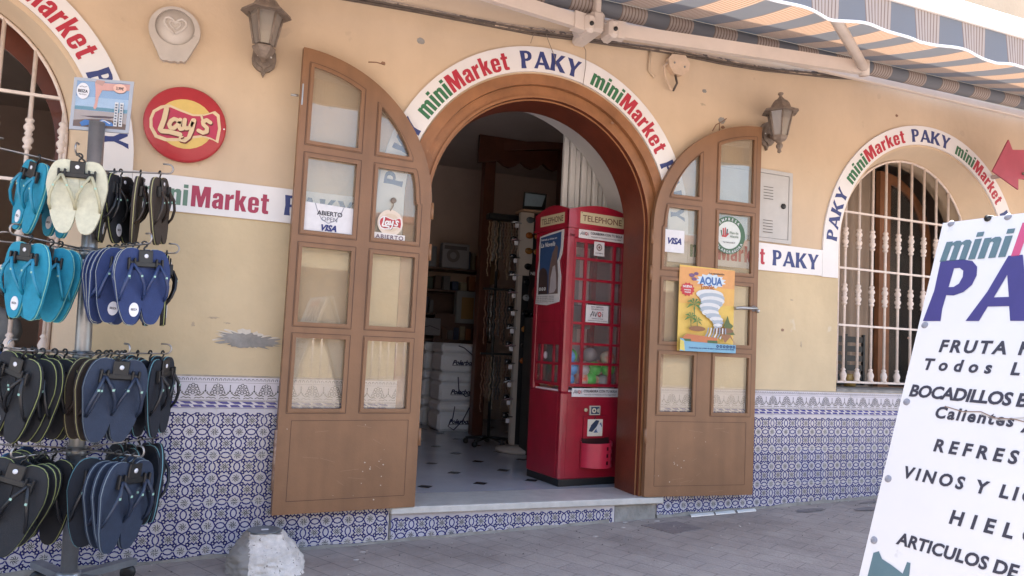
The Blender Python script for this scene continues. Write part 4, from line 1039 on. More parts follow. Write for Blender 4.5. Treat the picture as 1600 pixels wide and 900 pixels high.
P = Panel(Frame(FB.p(0,0,.0035), FB.x, FB.y, FB.n)); P.rect(.080,.628,.492,.690,pap); avoi(P,.095,.650,.026); P.text('COLABORA CON TU BOLA', .18, .661, .018, dkt, .02, width=.295); P.text('Asociación de Voluntarios de Oncología Infantil', .185, .641, .009, dkt, .01, width=.28)
tag(P.mb.build('sticker'), 'white COLABORA CON TU BOLA strip below the ball window of the red machine', 'sticker')
P = Panel(Frame(FB.p(0,0,-.0018), FB.x, FB.y, FB.n)); P.rect(.225,1.652,.317,1.755,pap); P.disc(.271,1.715,.026,fc(130,110,104),r0=.016); P.disc(.271,1.715,.010,fc(120,70,60)); P.text('AYUNTAMIENTO', .271,1.668,.008,dkt,width=.07,align='c')
tag(P.mb.build('sticker'), 'small square sticker with a round crest on the top panes of the red machine', 'sticker')
P = Panel(Frame(FB.p(0,0,-.0018), FB.x, FB.y, FB.n)); P.rect(.176,1.165,.376,1.290,pap); P.text('ESTA EMPRESA', .276,1.272,.011,dkt,width=.11,align='c'); P.text('COLABORA CON', .276,1.256,.011,dkt,width=.11,align='c'); avoi(P,.215,1.205,.042); P.text('Amanecer con ilusión', .276,1.190,.008,dkt,width=.10,align='c'); P.text('Asociación de Voluntarios de Oncología', .276,1.175,.007,dkt,width=.17,align='c')
tag(P.mb.build('sticker'), 'white ESTA EMPRESA COLABORA CON AVOI sticker on the middle panes of the red machine', 'sticker')
# coin mechanism, picture plate, prize basket
P = Panel(Frame(FB.p(0,0,.004), FB.x, FB.y, FB.n)); P.mb.prism([(.236,.500),(.326,.500),(.326,.565),(.236,.565)], -.012, .0, fc(196,186,170), fr=P.fr); P.w = .0125
P.rect(.246,.507,.318,.558,fc(44,64,92)); P.disc(.272,.532,.018,fc(226,214,184),r0=.008); P.text('€', .294,.520,.024,fc(226,214,184),.04); P.mb.lathe([(.013,0),(.013,-.012),(.001,-.014)], FB.p(.205,.535,.004), gold, 14, 'y'); P.mb.build('coin_slot', booth)
P = Panel(Frame(FB.p(0,0,.004), FB.x, FB.y, FB.n)); P.mb.prism([(.185,.335),(.372,.335),(.372,.495),(.185,.495)], -.014, .0, redb, fr=P.fr); P.w = .0146
P.rect(.218,.350,.350,.470,fc(232,224,206)); P.poly([(.228,.385),(.25,.43),(.29,.465),(.32,.46),(.30,.42),(.26,.38)], fc(44,62,92)); P.poly([(.27,.375),(.30,.41),(.335,.45),(.345,.42),(.31,.375)], fc(70,104,150)); P.disc(.318,.405,.022,wht,ry=.03); P.line([(.275,.47),(.285,.49)], .008, tdk)
P.mb.build('instruction_plate', booth)
mb = MB(); prof = []
nU = 14
def bk(u, z, r_): return FB.p(.30+.128*sin(u), z, .005+.115*cos(u)*r_)
vs = []; N_ = 20
zs = [.135,.16,.185,.21,.235,.26,.285,.31]
for z in zs:
    for i in range(N_+1): vs.append(bk(-pi/2+pi*i/N_, z+(.015*(i/N_-.5) if z > .3 else 0), 1+.15*(z-.135)))
fs = []
for j in range(len(zs)-1):
    for i in range(N_):
        if j in (1,3,5) and i in (11,14,17): continue
        fs.append((j*(N_+1)+i, j*(N_+1)+i+1, (j+1)*(N_+1)+i+1, (j+1)*(N_+1)+i))
redk = mat('basket_red', (.44,.02,.05), .35, var=.1, scale=8); mb.add(vs, fs, redk, True); o = len(mb.v); mb.add([bk(-pi/2+pi*i/N_, .135, 1) for i in range(N_+1)], [tuple(range(N_+1))], redb)
mb.prism([(.17,.125),(.175,.125),(.175,.315),(.17,.315)], -.02, 0, redb, fr=FB); mb.prism([(.180,.135),(.420,.135),(.420,.338),(.180,.338)], -.0052, -.0045, mat('dark_opening', (.03,.004,.006), .6), fr=FB)
mb.build('prize_basket', booth)
# side poster
P = Panel(Frame(FS.p(0,0,.002), FS.x, FS.y, FS.n)); pb = fc(44,78,124); 
tear = [(.040,1.29),(.052,1.40),(.046,1.52),(.066,1.62),(.060,1.72),(.066,1.80),(.20,1.815),(.395,1.826),(.392,1.70),(.378,1.64),(.352,1.60),(.366,1.54),(.384,1.48),(.380,1.40),(.372,1.30),(.20,1.278)]
P.mb.prism([(BD-a, b_) for a, b_ in tear] if False else tear, -.0025, .0005, fc(214,208,206), fr=P.fr); P.w = .003
P.poly([(.075,1.36),(.078,1.79),(.365,1.812),(.362,1.70),(.345,1.63),(.325,1.60),(.345,1.50),(.350,1.36)], pb)
P.poly([(.075,1.36),(.075,1.53),(.10,1.555),(.14,1.56),(.18,1.54),(.20,1.50),(.21,1.36)], fc(66,50,48))
P.poly([(.22,1.36),(.215,1.50),(.235,1.60),(.255,1.66),(.30,1.72),(.33,1.70),(.322,1.60),(.345,1.50),(.348,1.36)], fc(112,90,84))
P.poly([(.235,1.365),(.245,1.48),(.268,1.56),(.30,1.57),(.318,1.50),(.33,1.40),(.30,1.37)], fc(176,166,168))
P.text('Entrada y visitas en', .09,1.765,.014,wht,.02,width=.22); P.text('La Novella', .09,1.715,.034,wht,.02,.35,width=.20)
for k in range(3): P.disc(.105+k*.035,1.40,.013,wht,r0=.006)
for k in range(4): P.text('venta de entradas y reservas', .06,1.34-k*.013,.007,dkt,.01,width=.25)
tag(P.mb.build('poster'), 'torn blue poster taped to the left side of the red machine', 'poster')
# balls
bal = [('green',(.12,.72,.10),'plain bright green'),('blue',(.10,.42,.90),'plain blue'),('grey',(.55,.5,.53),'plain grey'),('cream',(.90,.78,.62),'cream and orange patterned'),('lime',(.72,.82,.22),'lime green and yellow patterned')]
def ballmat(nm, c):
    return mat('ball_'+nm, c, .3, col2=None if nm in ('green','blue','grey') else ((.85,.14,.06) if nm == 'cream' else (.16,.5,.08)), var=.05, scale=14, coat=.3, det=1)
rnd = random.Random(5); kinds = {}
spots = []
for lay_, zz in enumerate((.735,.825,.915)):
    for (u, d) in ((.105,.10),(.21,.09),(.315,.10),(.425,.09),(.10,.21),(.11,.33),(.26,.22),(.40,.22),(.25,.36),(.42,.36),(.088,.155),(.088,.27),(.088,.385),(.16,.15),(.37,.15)):
        if lay_ == 2 and rnd.random() < .35: continue
        spots.append((u+rnd.uniform(-.02,.02)+(.04 if lay_ == 1 else 0), d+rnd.uniform(-.015,.02), zz+rnd.uniform(-.01,.012)))
order = [1,3,0,3,4,3,2,3,0,3,0,4,2,3,3]
for i, (u, d, z) in enumerate(spots):
    u = min(max(u, .07), BW-.075); d = max(d, .085)
    k = order[i % 15] if rnd.random() < .7 else rnd.choice((0,3,4,3,2)); nm, c, ds = bal[k]
    p_ = B0+bx*u+by*d+Vector((0,0,z))
    if k not in kinds:
        mb = MB(); mb.sphere((0,0,0), .057, ballmat(nm, c), 16); ob = mb.build('prize_ball'); kinds[k] = ob
        tag(ob, ds+' toy ball inside the red machine', 'ball', ds+' balls in the red machine')
    else: ob = kinds[k].copy(); COL.objects.link(ob)
    ob.location = p_; ob.rotation_euler = (rnd.random()*6, rnd.random()*6, 0)

# ============================================================ INSIDE THE SHOP
cool = mat('white_foam_cooler', (.84,.86,.90), .35, var=.05, scale=6); nv = fc(28,40,92)
def cooler(x, y, z, txt, label, hs):
    t = thing('cooler_box', label, 'cooler box', (x+.28, y+.2, z), 'stacked white cooler boxes inside the shop')
    mb = MB(); mb.box(x,x+.46,y,y+.40,z,z+.205,cool,.03); mb.build('box', t)
    mb = MB(); mb.box(x-.006,x+.466,y-.006,y+.406,z+.209,z+.312,cool,.03); mb.build('lid', t)
    if txt:
        P = Panel(Frame((x, y-.001, z))); P.w = .004; P.text('Polarbox', .12,.085,.05,nv,.045,.35,width=.27); P.line([(.12,.075),(.39,.078)], .005, nv); P.mb.build('logo', t)
        mb = MB(); mb.tube([(x+a*.8, y-.02, z+b_) for a, b_ in hs], .006, nv, 6); mb.build('cord', t)
    return t
cooler(2.52,3.36,-.56,1,'white cooler box lettered Polarbox at the bottom of the front stack',[(.22,.27),(.20,.15),(.14,.06),(.22,.02),(.34,.12),(.44,.28)])
cooler(2.53,3.38,-.245,1,'white cooler box lettered Polarbox in the middle of the front stack',[(.24,.27),(.26,.13),(.36,.06),(.48,.09),(.50,.28)])
cooler(2.54,3.40,.07,1,'white cooler box lettered Polarbox on top of the front stack',[(.22,.29),(.30,.27),(.42,.20),(.45,.06),(.55,.06),(.55,.29)])
for z, w_ in ((-.56,'bottom'),(-.245,'middle'),(.07,'top')): cooler(2.50+.02*(z+.56),3.98,z,0,'plain white cooler box at the %s of the rear stack' % w_,None)
# timber arbour
arb = thing('timber_arbour', 'dark red timber frame with a scalloped beam at the back of the shop', 'wooden frame', (3.2,3.2,-.56))
for x, y in ((2.80,3.05),(3.58,2.80)):
    mb = MB(); mb.box(x,x+.12,y,y+.12,-.56,2.56,woodd,.006); mb.build('post', arb)
mb = MB(); pts = [(2.70,2.60),(3.95,2.60),(3.95,2.42)]
for i in range(13): t = i/12; pts.append((3.70-.78*t, 2.40-.07*abs(sin(t*3*pi))-.05*t))
mb.prism(pts+[(2.70,2.30)], 2.98, 3.03, woodd); mb.build('scalloped_beam', arb)
mb = MB()
for s_ in (0,): flatarm(mb, (2.86,3.05,2.50), (3.64,2.85,2.58), .08, .09, woodd)
mb.build('rafter', arb)
# sunglasses display
rk = thing('sunglasses_stand', 'tall white and black sunglasses display stand behind the red machine', 'display stand', (2.9,2.0,-.56))
mb = MB(); mb.box(2.80,2.84,1.98,2.02,-.50,1.05,mat('stand_white',(.50,.44,.39),.5)); mb.box(2.80,2.93,1.98,2.02,1.052,1.64,mat('stand_white',(1,1,1))); mb.box(2.842,2.93,1.982,2.02,-.50,1.05,black); mb.box(2.932,3.06,1.98,2.02,-.50,1.64,black); mb.box(2.79,3.07,1.90,2.1,1.64,1.655,mat('stand_top',(.45,.28,.18),.5)); mb.build('panel', rk)
mb = MB(); mb.lathe([(.22,0),(.22,.03),(.05,.05),(.02,.06)], (2.9,2.0,-.56), mat('stand_white',(1,1,1)), 20); mb.build('base', rk)
mb = MB(); mb.box(2.785,2.80,1.95,2.0,-.48,1.63,mat('stand_white',(1,1,1))); mb.build('spine', rk)
P = Panel(Frame((2.79,1.93,1.66),(1,.1,0))); P.mb.prism([(0,0),(.24,.02),(.25,.17),(.01,.16)], -.001, .008, black, fr=P.fr); P.w = .002; P.poly([(.015,.03),(.20,.045),(.235,.155),(.02,.15)], fc(150,172,190)); P.mb.build('header_card', rk)
def shades(x, y, z, yawr, c, label):
    t = thing('sunglasses', label, 'sunglasses', (x,y,z), 'pairs of sunglasses on the display stand')
    lens = mat('lens_'+c[0], c[1], .1, coat=.5)
    mb = MB()
    for s_ in (-1,1): mb.sphere((x+s_*.045, y, z), .042, lens, 10, (1,.25,.72))
    mb.build('lens', t)
    mb = MB(); mb.tube([(x-.065,y+.01,z+.012),(x-.01,y-.008,z+.018),(x+.01,y-.008,z+.018),(x+.065,y+.01,z+.012)], .004, black, 5)
    for s_ in (-1,1): mb.tube([(x+s_*.066,y+.01,z+.012),(x+s_*.06,y-.03,z+.01)], .003, black, 4)
    mb.build('frame', t)
    t.rotation_euler = (0,0,yawr); return t
cl = [('grey',(.10,.12,.14)),('amber',(.35,.10,.02)),('brown',(.30,.13,.03)),('black',(.01,.01,.012)),('mirror',(.3,.33,.36))]
od = ['topmost','second','third','fourth','fifth','sixth','seventh','eighth','ninth','tenth']
for k in range(10):
    c = cl[(0,1,2,3,3,4,3,2,3,1)[k]]; shades(2.93,1.965,1.57-k*.145,.1,c,'%s tinted pair of sunglasses, %s down the right face of the stand' % (c[0], od[k]))
for k in range(12):
    z = 1.52-k*.16
    t = thing('sunglasses', '%s-armed sunglasses sticking out of the stand, %s down its left edge' % (('white','pink','black')[k % 3], (od+['eleventh','lowest'])[k]), 'sunglasses', (2.72,1.9,z), 'sunglasses sticking out of the stand edge')
    mb = MB(); mb.tube([(2.775,1.9,z),(2.71,1.87,z+.005),(2.66,1.86,z-.01)], .005, [whp,fc(190,150,160),black][k % 3], 5); mb.tube([(2.77,1.98,z+.03),(2.70,1.97,z+.03)], .004, black, 5); mb.sphere((2.705,1.895,z+.012), .034, mat('lens_black',(.01,.01,.012),.1), 10, (.9,.35,.7)); mb.build('arm', t)
    mb = MB(); mb.box(2.70,2.735,1.868,1.871,z-.05,z-.012,whp); mb.build('price_tag', t)
    if False: pass
# necklace stand
nk = thing('necklace_stand', 'black stand hung with beads and chains left of the sunglasses', 'display stand', (2.72,2.35,-.56))
mb = MB(); mb.tube([(2.72,2.35,-.5),(2.72,2.35,1.62)], .015, black, 8); mb.box(2.60,2.92,2.3,2.4,1.60,1.66,black,.01); mb.box(2.60,2.92,2.33,2.37,.92,.94,black); mb.box(2.60,2.92,2.33,2.37,.30,.32,black)
for a in range(5): mb.tube([(2.72,2.35,-.48),(2.72+.22*cos(a*1.257),2.35+.22*sin(a*1.257),-.50)], .014, black, 6); mb.sphere((2.72+.22*cos(a*1.257),2.35+.22*sin(a*1.257),-.53), .028, black)
mb.build('pole', nk)
bd = [mat('bead_a',(.22,.11,.07),.35,var=.5,scale=60), mat('bead_b',(.30,.27,.24),.25,metal=.6,var=.4,scale=80), mat('bead_c',(.06,.05,.05),.4), mat('bead_d',(.32,.22,.14),.4,var=.4,scale=60)]
rnd = random.Random(11)
for row, z0 in enumerate((1.58,.91,.29)):
    for k in range(11):
        x = 2.61+k*.029; mt = rnd.choice(bd); l = rnd.uniform(.35,.58); mb = MB()
        n_ = int(l/.016)
        mb.tube([(x+.006*sin(i), 2.31+.008*cos(i*.7), z0-i*l/n_) for i in range(n_)], [.004+.0035*(i % 2) for i in range(n_)], mt, 5)
        mb.build('bead_string', nk)
# shelves with goods
sh = thing('shelf_unit', 'dark wooden shelf unit at the back left of the shop', 'shelf', (2.6,4.2,-.56))
mb = MB(); sw = mat('shelf_wood',(.085,.04,.028),.5,var=.2,scale=6)
for z in (1.26,.72,.42,1.00): mb.box(2.25,3.35,4.05,4.45,z-.02,z,sw)
mb.box(2.25,3.35,4.45,4.47,-.56,1.0,sw); mb.build('shelf_board', sh)
mb = MB(); mb.box(2.62,3.12,4.02,4.06,-.0,.72,sw); mb.build('front_panel', sh)
def goods(name, label, cat_, x0, x1, y, z0, z1, mt, extra=None):
    mb = MB(); mb.box(x0,x1,y,y+.12,z0,z1,mt,.006)
    if extra: extra(Panel(Frame((x0,y-.001,z0)), mb, .001), x1-x0, z1-z0)
    return tag(mb.build(name), label, cat_)
goods('box','pale photo-printed box on the upper shelf','box',2.66,2.99,4.0,1.262,1.55,fc(150,150,156),lambda P,w_,h_:(P.disc(w_*.4,h_*.5,.08,fc(110,100,104),r0=.04),P.rect(.02,h_*.75,w_*.9,h_*.9,fc(90,84,90))))
goods('box','small pale jar box beside the photo-printed box','box',2.50,2.60,4.03,1.262,1.50,fc(120,124,130))
goods('framed_notice','yellow and white framed notice on the lower shelf','notice',2.86,3.16,3.98,.62,1.0,fc(140,140,140),lambda P,w_,h_:P.rect(w_*.2,.05,w_*.7,h_*.8,fc(150,110,50)))
goods('box','white box with a curved line at the left of the shelf','box',2.42,2.68,3.98,.46,.66,fc(130,126,130),lambda P,w_,h_:P.line([(.02,.08),(w_*.5,.11),(w_*.95,.07)], .008, dkt))
goods('carton','tall yellow carton at the far left behind the door','carton',2.35,2.52,4.1,1.265,1.95,mat('yellow_carton',(.35,.2,.03),.6))
rnd = random.Random(3)
nmz = ['red','tan','dark green','brown','grey','blue','cream','orange','maroon']
cz_ = [(120,40,34),(140,110,84),(40,60,46),(84,56,40),(96,92,92),(50,62,90),(150,136,110),(150,84,40),(90,34,40)]
for k in range(9):
    x = 2.28+k*.105; h_ = rnd.uniform(.10,.2)
    goods('packet','%s packet in the row on the middle shelf' % nmz[k],'packet',x,x+.08,4.02,1.001,1.001+h_,fc(*cz_[k]))
for k in range(5):
    x = 2.30+k*.06; z = .722
    goods('packet','%s bottle-shaped packet on the low shelf at the left' % nmz[k],'packet',x,x+.045,4.0,z,z+rnd.uniform(.1,.2),fc(*cz_[8-k]))
for k in range(8):
    x = 2.70+k*.075; z = .421
    goods('packet','%s packet in the row under the framed notice' % nmz[k],'packet',x,x+.06,3.99,z,z+rnd.uniform(.1,.17),fc(*cz_[(k+3) % 9]))
for k in range(6):
    x = 3.0+k*.062
    goods('bottle','%s bottle at the right end of the upper shelf' % nmz[k],'bottle',x,x+.045,4.1,1.262,1.262+rnd.uniform(.16,.24),fc(*cz_[(k+5) % 9]))
pad = thing('beach_bat', 'round wooden beach bat hanging in front of the shelves', 'bat', (3.12,3.6,1.1))
mb = MB(); mb.prism(arcpts(3.09,1.18,.125,0,350,24), 3.55, 3.565, mat('bat_wood',(.22,.13,.06),.5,var=.1,scale=9), ); mb.build('blade', pad)
mb = MB(); mb.box(3.075,3.105,3.545,3.57,.93,1.06,black,.005); mb.build('handle', pad)
mb = MB(); mb.box(3.07,3.12,3.54,3.545,1.33,1.43,whp); mb.build('price_card', pad)
cs = thing('coffee_machine', 'dark coffee vending cabinet behind the sunglasses stand, lettered NESCAFE', 'vending machine', (3.3,2.1,-.56))
mb = MB(); mb.box(3.02,3.55,2.06,2.6,-.56,1.20,mat('cabinet_black',(.02,.018,.018),.3),.01); mb.build('cabinet', cs)
P = Panel(Frame((2.90,1.955,-.56),(1,0,0))); P.mb.prism([(0,1.25),(.22,1.25),(.20,1.98),(.0,1.98)] if False else [(.0,1.30),(.17,1.30),(.17,1.72),(.0,1.72)], -.001,.01,fc(44,30,30), fr=P.fr); P.w = .0015
P.text('NESCAFE', .085,1.62,.03,whp,.03,width=.15,align='c'); P.disc(.085,1.45,.055,fc(110,60,52),ry=.075); P.mb.build('brand_panel', cs)
P = Panel(Frame((2.93,1.70,-.56),(1,0,0))); P.mb.prism([(-.06,0),(.10,0),(.10,1.22),(-.06,1.22)], .0,.25,mat('cabinet_black',(1,1,1)), fr=P.fr); P.w = .0006
P.rect(-.02,.62,.055,.90,fc(150,140,140)); P.rect(-.005,.68,.03,.84,fc(90,84,86)); P.mb.build('side_cabinet', cs)
gc = thing('counter', 'dark wooden shop counter on the right side of the interior', 'counter', (3.9,3.3,-.56))
mb = MB(); mb.box(3.72,4.4,3.2,3.9,-.56,.4,sw,.01); mb.build('counter_body', gc)
# goods seen through the windows
cr_ = thing('black_crate', 'black slatted plastic crate behind the right window grille', 'crate', (5.1,.42,.22))
mb = MB()
for z in (.25,.33,.41,.49,.57): mb.box(4.80,5.42,.45,.46,z,z+.05,black)
for x in (4.8,5.0,5.2,5.4): mb.box(x,x+.02,.445,.47,.21,.64,black)
mb.box(4.80,5.42,.46,.72,.21,.24,black); mb.build('crate_body', cr_)
mb = MB(); mb.lathe([(.045,0),(.05,.09),(.044,.10),(.001,.10)], (5.06,.26,.208), mat('tin_yellow',(.35,.24,.08),.4,var=.3,scale=20), 16); tag(mb.build('tin_can'), 'small yellowish tin on the right window sill', 'tin')
for x0_, c, nm in ((-1.35,(.05,.16,.09),'dark green'),(-1.0,(.30,.32,.33),'grey'),(-1.75,(.16,.05,.04),'dark red')):
    mb = MB(); mb.sphere((x0_,.62,.36), .2, mat('bag_'+nm.replace(' ','_'), c, .6, var=.2, scale=8), 14, (1,.5,.75)); tag(mb.build('sack'), nm+' sack lying behind the left window grille', 'sack')
mb = MB(); mb.lathe([(.05,0),(.055,.02),(.055,.16),(.03,.19),(.03,.21),(.001,.21)], (-.52,.26,.205), mat('blue_bottle',(.10,.20,.32),.25), 16); tag(mb.build('plastic_jar'), 'small blue plastic jar on the left window sill', 'jar')
# ============================================================ FLIP-FLOP RACK
RX, RY = -.345, -.50
steel = mat('rack_grey_steel', (.30,.31,.33), .38, metal=.7, var=.12, scale=12, bump=.05); wire = mat('rack_wire', (.34,.32,.31), .35, metal=.8)
rack = thing('display_rack', 'grey steel pole rack with wire arms on wheels, full of flip-flops, left of the doorway', 'display rack', (RX+.02,RY,-.8))
def px_(z): return -.345-.022*(z-.3)
mb = MB()
segs = [(-.70,1.345)]
mb.tube([(px_(z),RY,z) for z in (-.70,0,.6,1.36)], .034, steel, 20); mb.build('pole', rack)
TZ = [1.135,.765,.295,-.135]
for z in TZ:
    mb = MB(); mb.lathe([(.036,-.045),(.041,-.045),(.041,.01),(.036,.01)], (px_(z),RY,z), steel, 20)
    mb.tube([(px_(z)+.06*cos(a*pi/8),RY+.06*sin(a*pi/8),z-.005) for a in range(16)], .004, wire, 6, closed=True); mb.build('collar', rack)
def hook_arm(z, az, ln, rise=0):
    a = radians(az); d = Vector((sin(a), -cos(a), 0)); c = Vector((px_(z),RY,z)); mb = MB()
    e = c+d*ln; pts = [c+d*.035, c+d*ln*.5+Vector((0,0,rise*.5)), e+Vector((0,0,rise))]
    for k in range(7): th = -pi/2+pi*k/6; pts.append(e+Vector((0,0,rise))+d*.022*cos(th)+Vector((0,0,.022+.022*sin(th))))
    pts.append(e+Vector((0,0,rise+.044))-d*.025)
    mb.tube(pts, .0042, wire, 6)
    mb.build('arm', rack)
    mb = MB(); mb.tube([c+d*.035+Vector((0,0,-.035)), c+d*ln*.3+Vector((0,0,-.002))], .0035, wire, 5); mb.build('strut', rack)
mb = MB(); mb.lathe([(.05,0),(.05,.06),(.036,.07)], (px_(-.7),RY,-.745), steel, 20); mb.build('hub', rack)
for k in range(5):
    a = radians(18+72*k+30); d = Vector((cos(a), sin(a), 0)); c = Vector((px_(-.7),RY,-.71)); mb = MB()
    flatarm(mb, c+d*.03, c+d*.36+Vector((0,0,-.015 if k else -.015)), .05, .03, steel); mb.build('leg', rack)
    mb = MB(); p_ = c+d*.33; mb.lathe([(.012,-.016),(.034,-.014),(.036,0),(.034,.014),(.012,.016)], (p_.x,p_.y,gz(p_.x)+.037), black, 16, 'y'); mb.tube([(p_.x,p_.y,gz(p_.x)+.04),(p_.x,p_.y,-.725)], .01, black, 8); mb.build('wheel', rack)
# header card
hd = thing('picture_header', 'grey framed beach photo card topping the flip-flop rack', 'sign', (-.362,-.47,1.46))
FH = Frame((-.484,-.468,1.318), (1,.04,.03), (.0,0,1), (.04,-1,0)); mb = MB(); frg = mat('header_frame_grey',(.36,.37,.40),.4,metal=.3)
mb.prism([(0,0),(.245,.010),(.250,.262),(.003,.245)], -.008,.008,frg,[[(.014,.016),(.230,.024),(.234,.248),(.016,.232)]], fr=FH); mb.build('frame', hd)
P = Panel(Frame(FH.p(0,0,.003), FH.x, FH.y, FH.n)); P.mb.prism([(.012,.014),(.232,.022),(.236,.250),(.014,.234)], -.001,.006,fc(120,140,180), fr=P.fr); P.w = .0016
P.poly([(.014,.11),(.234,.118),(.236,.17),(.014,.16)], fc(176,186,206)); P.poly([(.014,.098),(.234,.106),(.234,.122),(.014,.114)], fc(90,160,170)); P.poly([(.012,.015),(.232,.022),(.234,.104),(.014,.096)], fc(196,160,130))
P.poly([(.012,.015),(.232,.022),(.233,.05),(.16,.065),(.09,.06),(.013,.045)], fc(120,100,92)); P.poly([(.04,.068),(.12,.078),(.20,.082),(.16,.07),(.10,.066)], fc(92,72,76))
P.poly([(.235,.245),(.235,.215),(.17,.205),(.12,.20),(.108,.165),(.105,.120),(.098,.105),(.090,.112),(.096,.14),(.093,.20),(.088,.232)], fc(214,160,150)); P.poly([(.088,.232),(.094,.246),(.13,.246),(.12,.22)], fc(190,150,140))
P.poly([(.05,.02),(.04,.036),(.06,.052),(.085,.05),(.08,.03)], fc(60,120,190)); P.poly([(.11,.045),(.13,.062),(.17,.052),(.185,.036),(.16,.034),(.12,.036)], fc(70,130,200)); P.line([(.115,.047),(.14,.058),(.165,.045)], .004, whp)
P.disc(.043,.185,.026,whp,ry=.038); P.text('BEIZA', .043,.178,.014,dkt,.035,width=.040,align='c'); P.text('flip flops', .043,.166,.006,dkt,.01,width=.030,align='c'); P.line([(.028,.202),(.038,.207),(.046,.203),(.058,.207)], .002, dkt)
P.disc(.193,.218,.028,fc(240,190,170),ry=.022); P.text('3,99€', .193,.211,.014,dkt,.03,width=.032,align='c')
for uu in (.178,.200):
    P.rect(uu,.035,uu+.015,.150,fc(220,220,222))
    for k in range(8): P.rect(uu+.003,.042+k*.013,uu+.011,.049+k*.013,fc(90,100,120))
P.mb.build('picture', hd)
mb = MB(); mb.prism([(.006,.010),(.240,.018),(.244,.254),(.009,.240)], -.0062,-.0052,glass('clear_sleeve',(1,1,1),.10,.0), fr=FH); mb.build('sleeve', hd)
# flip-flops
L_, W_ = .315, .13
def sole_outline(k=1.0, flip=1):
    pts = []
    for t in range(28):
        a = 2*pi*t/28; s, c = sin(a), cos(a)
        z = -L_/2+L_/2*(abs(c)**.80*(1 if c >= 0 else -1)); tt = (z+L_)/L_      # 1 at toe
        wd = .047+.018*min(1, max(0,(tt-.12)/.55))-.002*(1 if .25 < tt < .5 else 0)
        x = wd*(abs(s)**.75)*(1 if s >= 0 else -1)
        if tt > .7: x += flip*.006*(tt-.7)/.3
        pts.append((x*k, z*k if k == 1 else (z+L_/2)*k-L_/2))
    return pts
proto = {}
def flop_mats(c):
    col, st, strap = c['sole'], c['rim'], c['strap']
    return mat('foam_'+c['n'], col, .75, var=.10, scale=40, bump=.15, bscale=250), mat('rim_'+c['n'], st, .6), mat('strap_'+c['n'], strap, .38, var=.05, scale=20)
kinds_f = {
 'teal':  dict(n='teal', sole=(.012,.235,.36), rim=(.30,.62,.50), strap=(.012,.21,.33)),
 'cream': dict(n='cream', sole=(.56,.55,.42), rim=(.50,.49,.37), strap=(.42,.40,.27)),
 'navy':  dict(n='navy_blue', sole=(.018,.036,.125), rim=(.40,.43,.38), strap=(.018,.036,.11)),
 'black': dict(n='black', sole=(.014,.015,.019), rim=(.36,.40,.16), strap=(.012,.012,.014)),
 'slate': dict(n='slate_blue', sole=(.022,.034,.065), rim=(.20,.24,.27), strap=(.018,.028,.055)),
 'brown': dict(n='brown', sole=(.045,.034,.028), rim=(.42,.40,.20), strap=(.025,.016,.012)),
 'ink':   dict(n='ink_black', sole=(.013,.017,.027), rim=(.16,.36,.42), strap=(.013,.014,.018)),
 'blue':  dict(n='deep_blue', sole=(.010,.045,.16), rim=(.08,.30,.45), strap=(.012,.03,.09)),
}
lab = mat('oval_label', (.72,.72,.76), .4)
def make_pair(kind):
    c = kinds_f[kind]; fm, rm_, sm_ = flop_mats(c)
    t = thing('flip_flop_pair', 'x', 'flip-flops', (0,0,0))
    mb = MB()
    hk = [(0,0,-.05),(0,0,-.012)]+[(.012*cos(th)-.0,0,.004+.012*sin(th)) for th in [(-pi/2+.3)+(pi*1.35)*k/7 for k in range(8)]]
    mb.tube(hk, .0038, black, 6); mb.box(-.030,.030,-.020,-.014,-.075,-.020,black,.005); mb.box(-.068,.068,-.021,-.012,-.092,-.068,black,.005)
    for s in (-1,1):
        for dx in (-.012,.012): mb.box(s*.058+dx-.004,s*.058+dx+.004,-.028,-.012,-.106,-.055,black,.003)
    Pn = Panel(Frame((0,-.0205,-.045))); mb.lathe([(.0085,0),(.0085,-.002),(.001,-.002)], (0,-.020,-.045), lab, 14, 'y'); Pn.mb = mb; Pn.disc(0,0,.003,dkt)
    mb.build('hanger', t)
    for s in (-1,1):
        rot = s*radians(3.5); cr2, sr2 = cos(rot), sin(rot)
        def tf(x, y, z, s=s, cr2=cr2, sr2=sr2): return (s*.060+x*cr2-z*sr2*-1*-1, y, x*sr2+z*cr2-.012)
        def tf(x, y, z, s=s, cr2=cr2, sr2=sr2): return (s*.061+x*cr2+z*sr2, y+(.004 if s > 0 else 0), -x*sr2+z*cr2-.015)
        mb = MB()
        for y0, y1, k, mt in ((-.010,-.0035,1,fm),(-.0035,-.0005,1.012,rm_),(-.0005,.009,1,fm)):
            t_ = MB(); t_.prism(sole_outline(k, -s), y0, y1, mt); mb.add([tf(*v) for v in t_.v], t_.f, mt)
        so_ = mb.build('sole', t)
        mb = MB()
        for sd_ in (-1,1):
            pts = [(0,-.010,-.062),(sd_*.004,-.030,-.070),(sd_*.022,-.043,-.105),(sd_*.040,-.040,-.150),(sd_*.048,-.026,-.190),(sd_*.047,-.008,-.215)]
            mb.tube([tf(*p) for p in pts], [.004,.0065,.0075,.007,.0065,.005], sm_, 6)
            if sd_ < 0 or True:
                q_ = tf(sd_*.026,-.050,-.115); mb.box(q_[0]-.004,q_[0]+.004,q_[1]-.0,q_[1]+.002,q_[2]-.004,q_[2]+.004,mat('strap_emblem',(.30,.50,.42),.4))
        mb.build('strap', so_)
    if kind in ('teal','navy','black'):
        mb = MB(); Pn = Panel(Frame((-.034,-.0125,-.268))); 
        Pn.mb.prism([(a*.020, b*.029) for a, b in ((cos(2*pi*k/20), sin(2*pi*k/20)) for k in range(20))], -.0006,.002,lab, fr=Pn.fr); Pn.w = .0012; Pn.text('BEIZA',0,-.003,.009,dkt,.02,width=.026,align='c'); Pn.mb.build('label_tag', t)
    return t
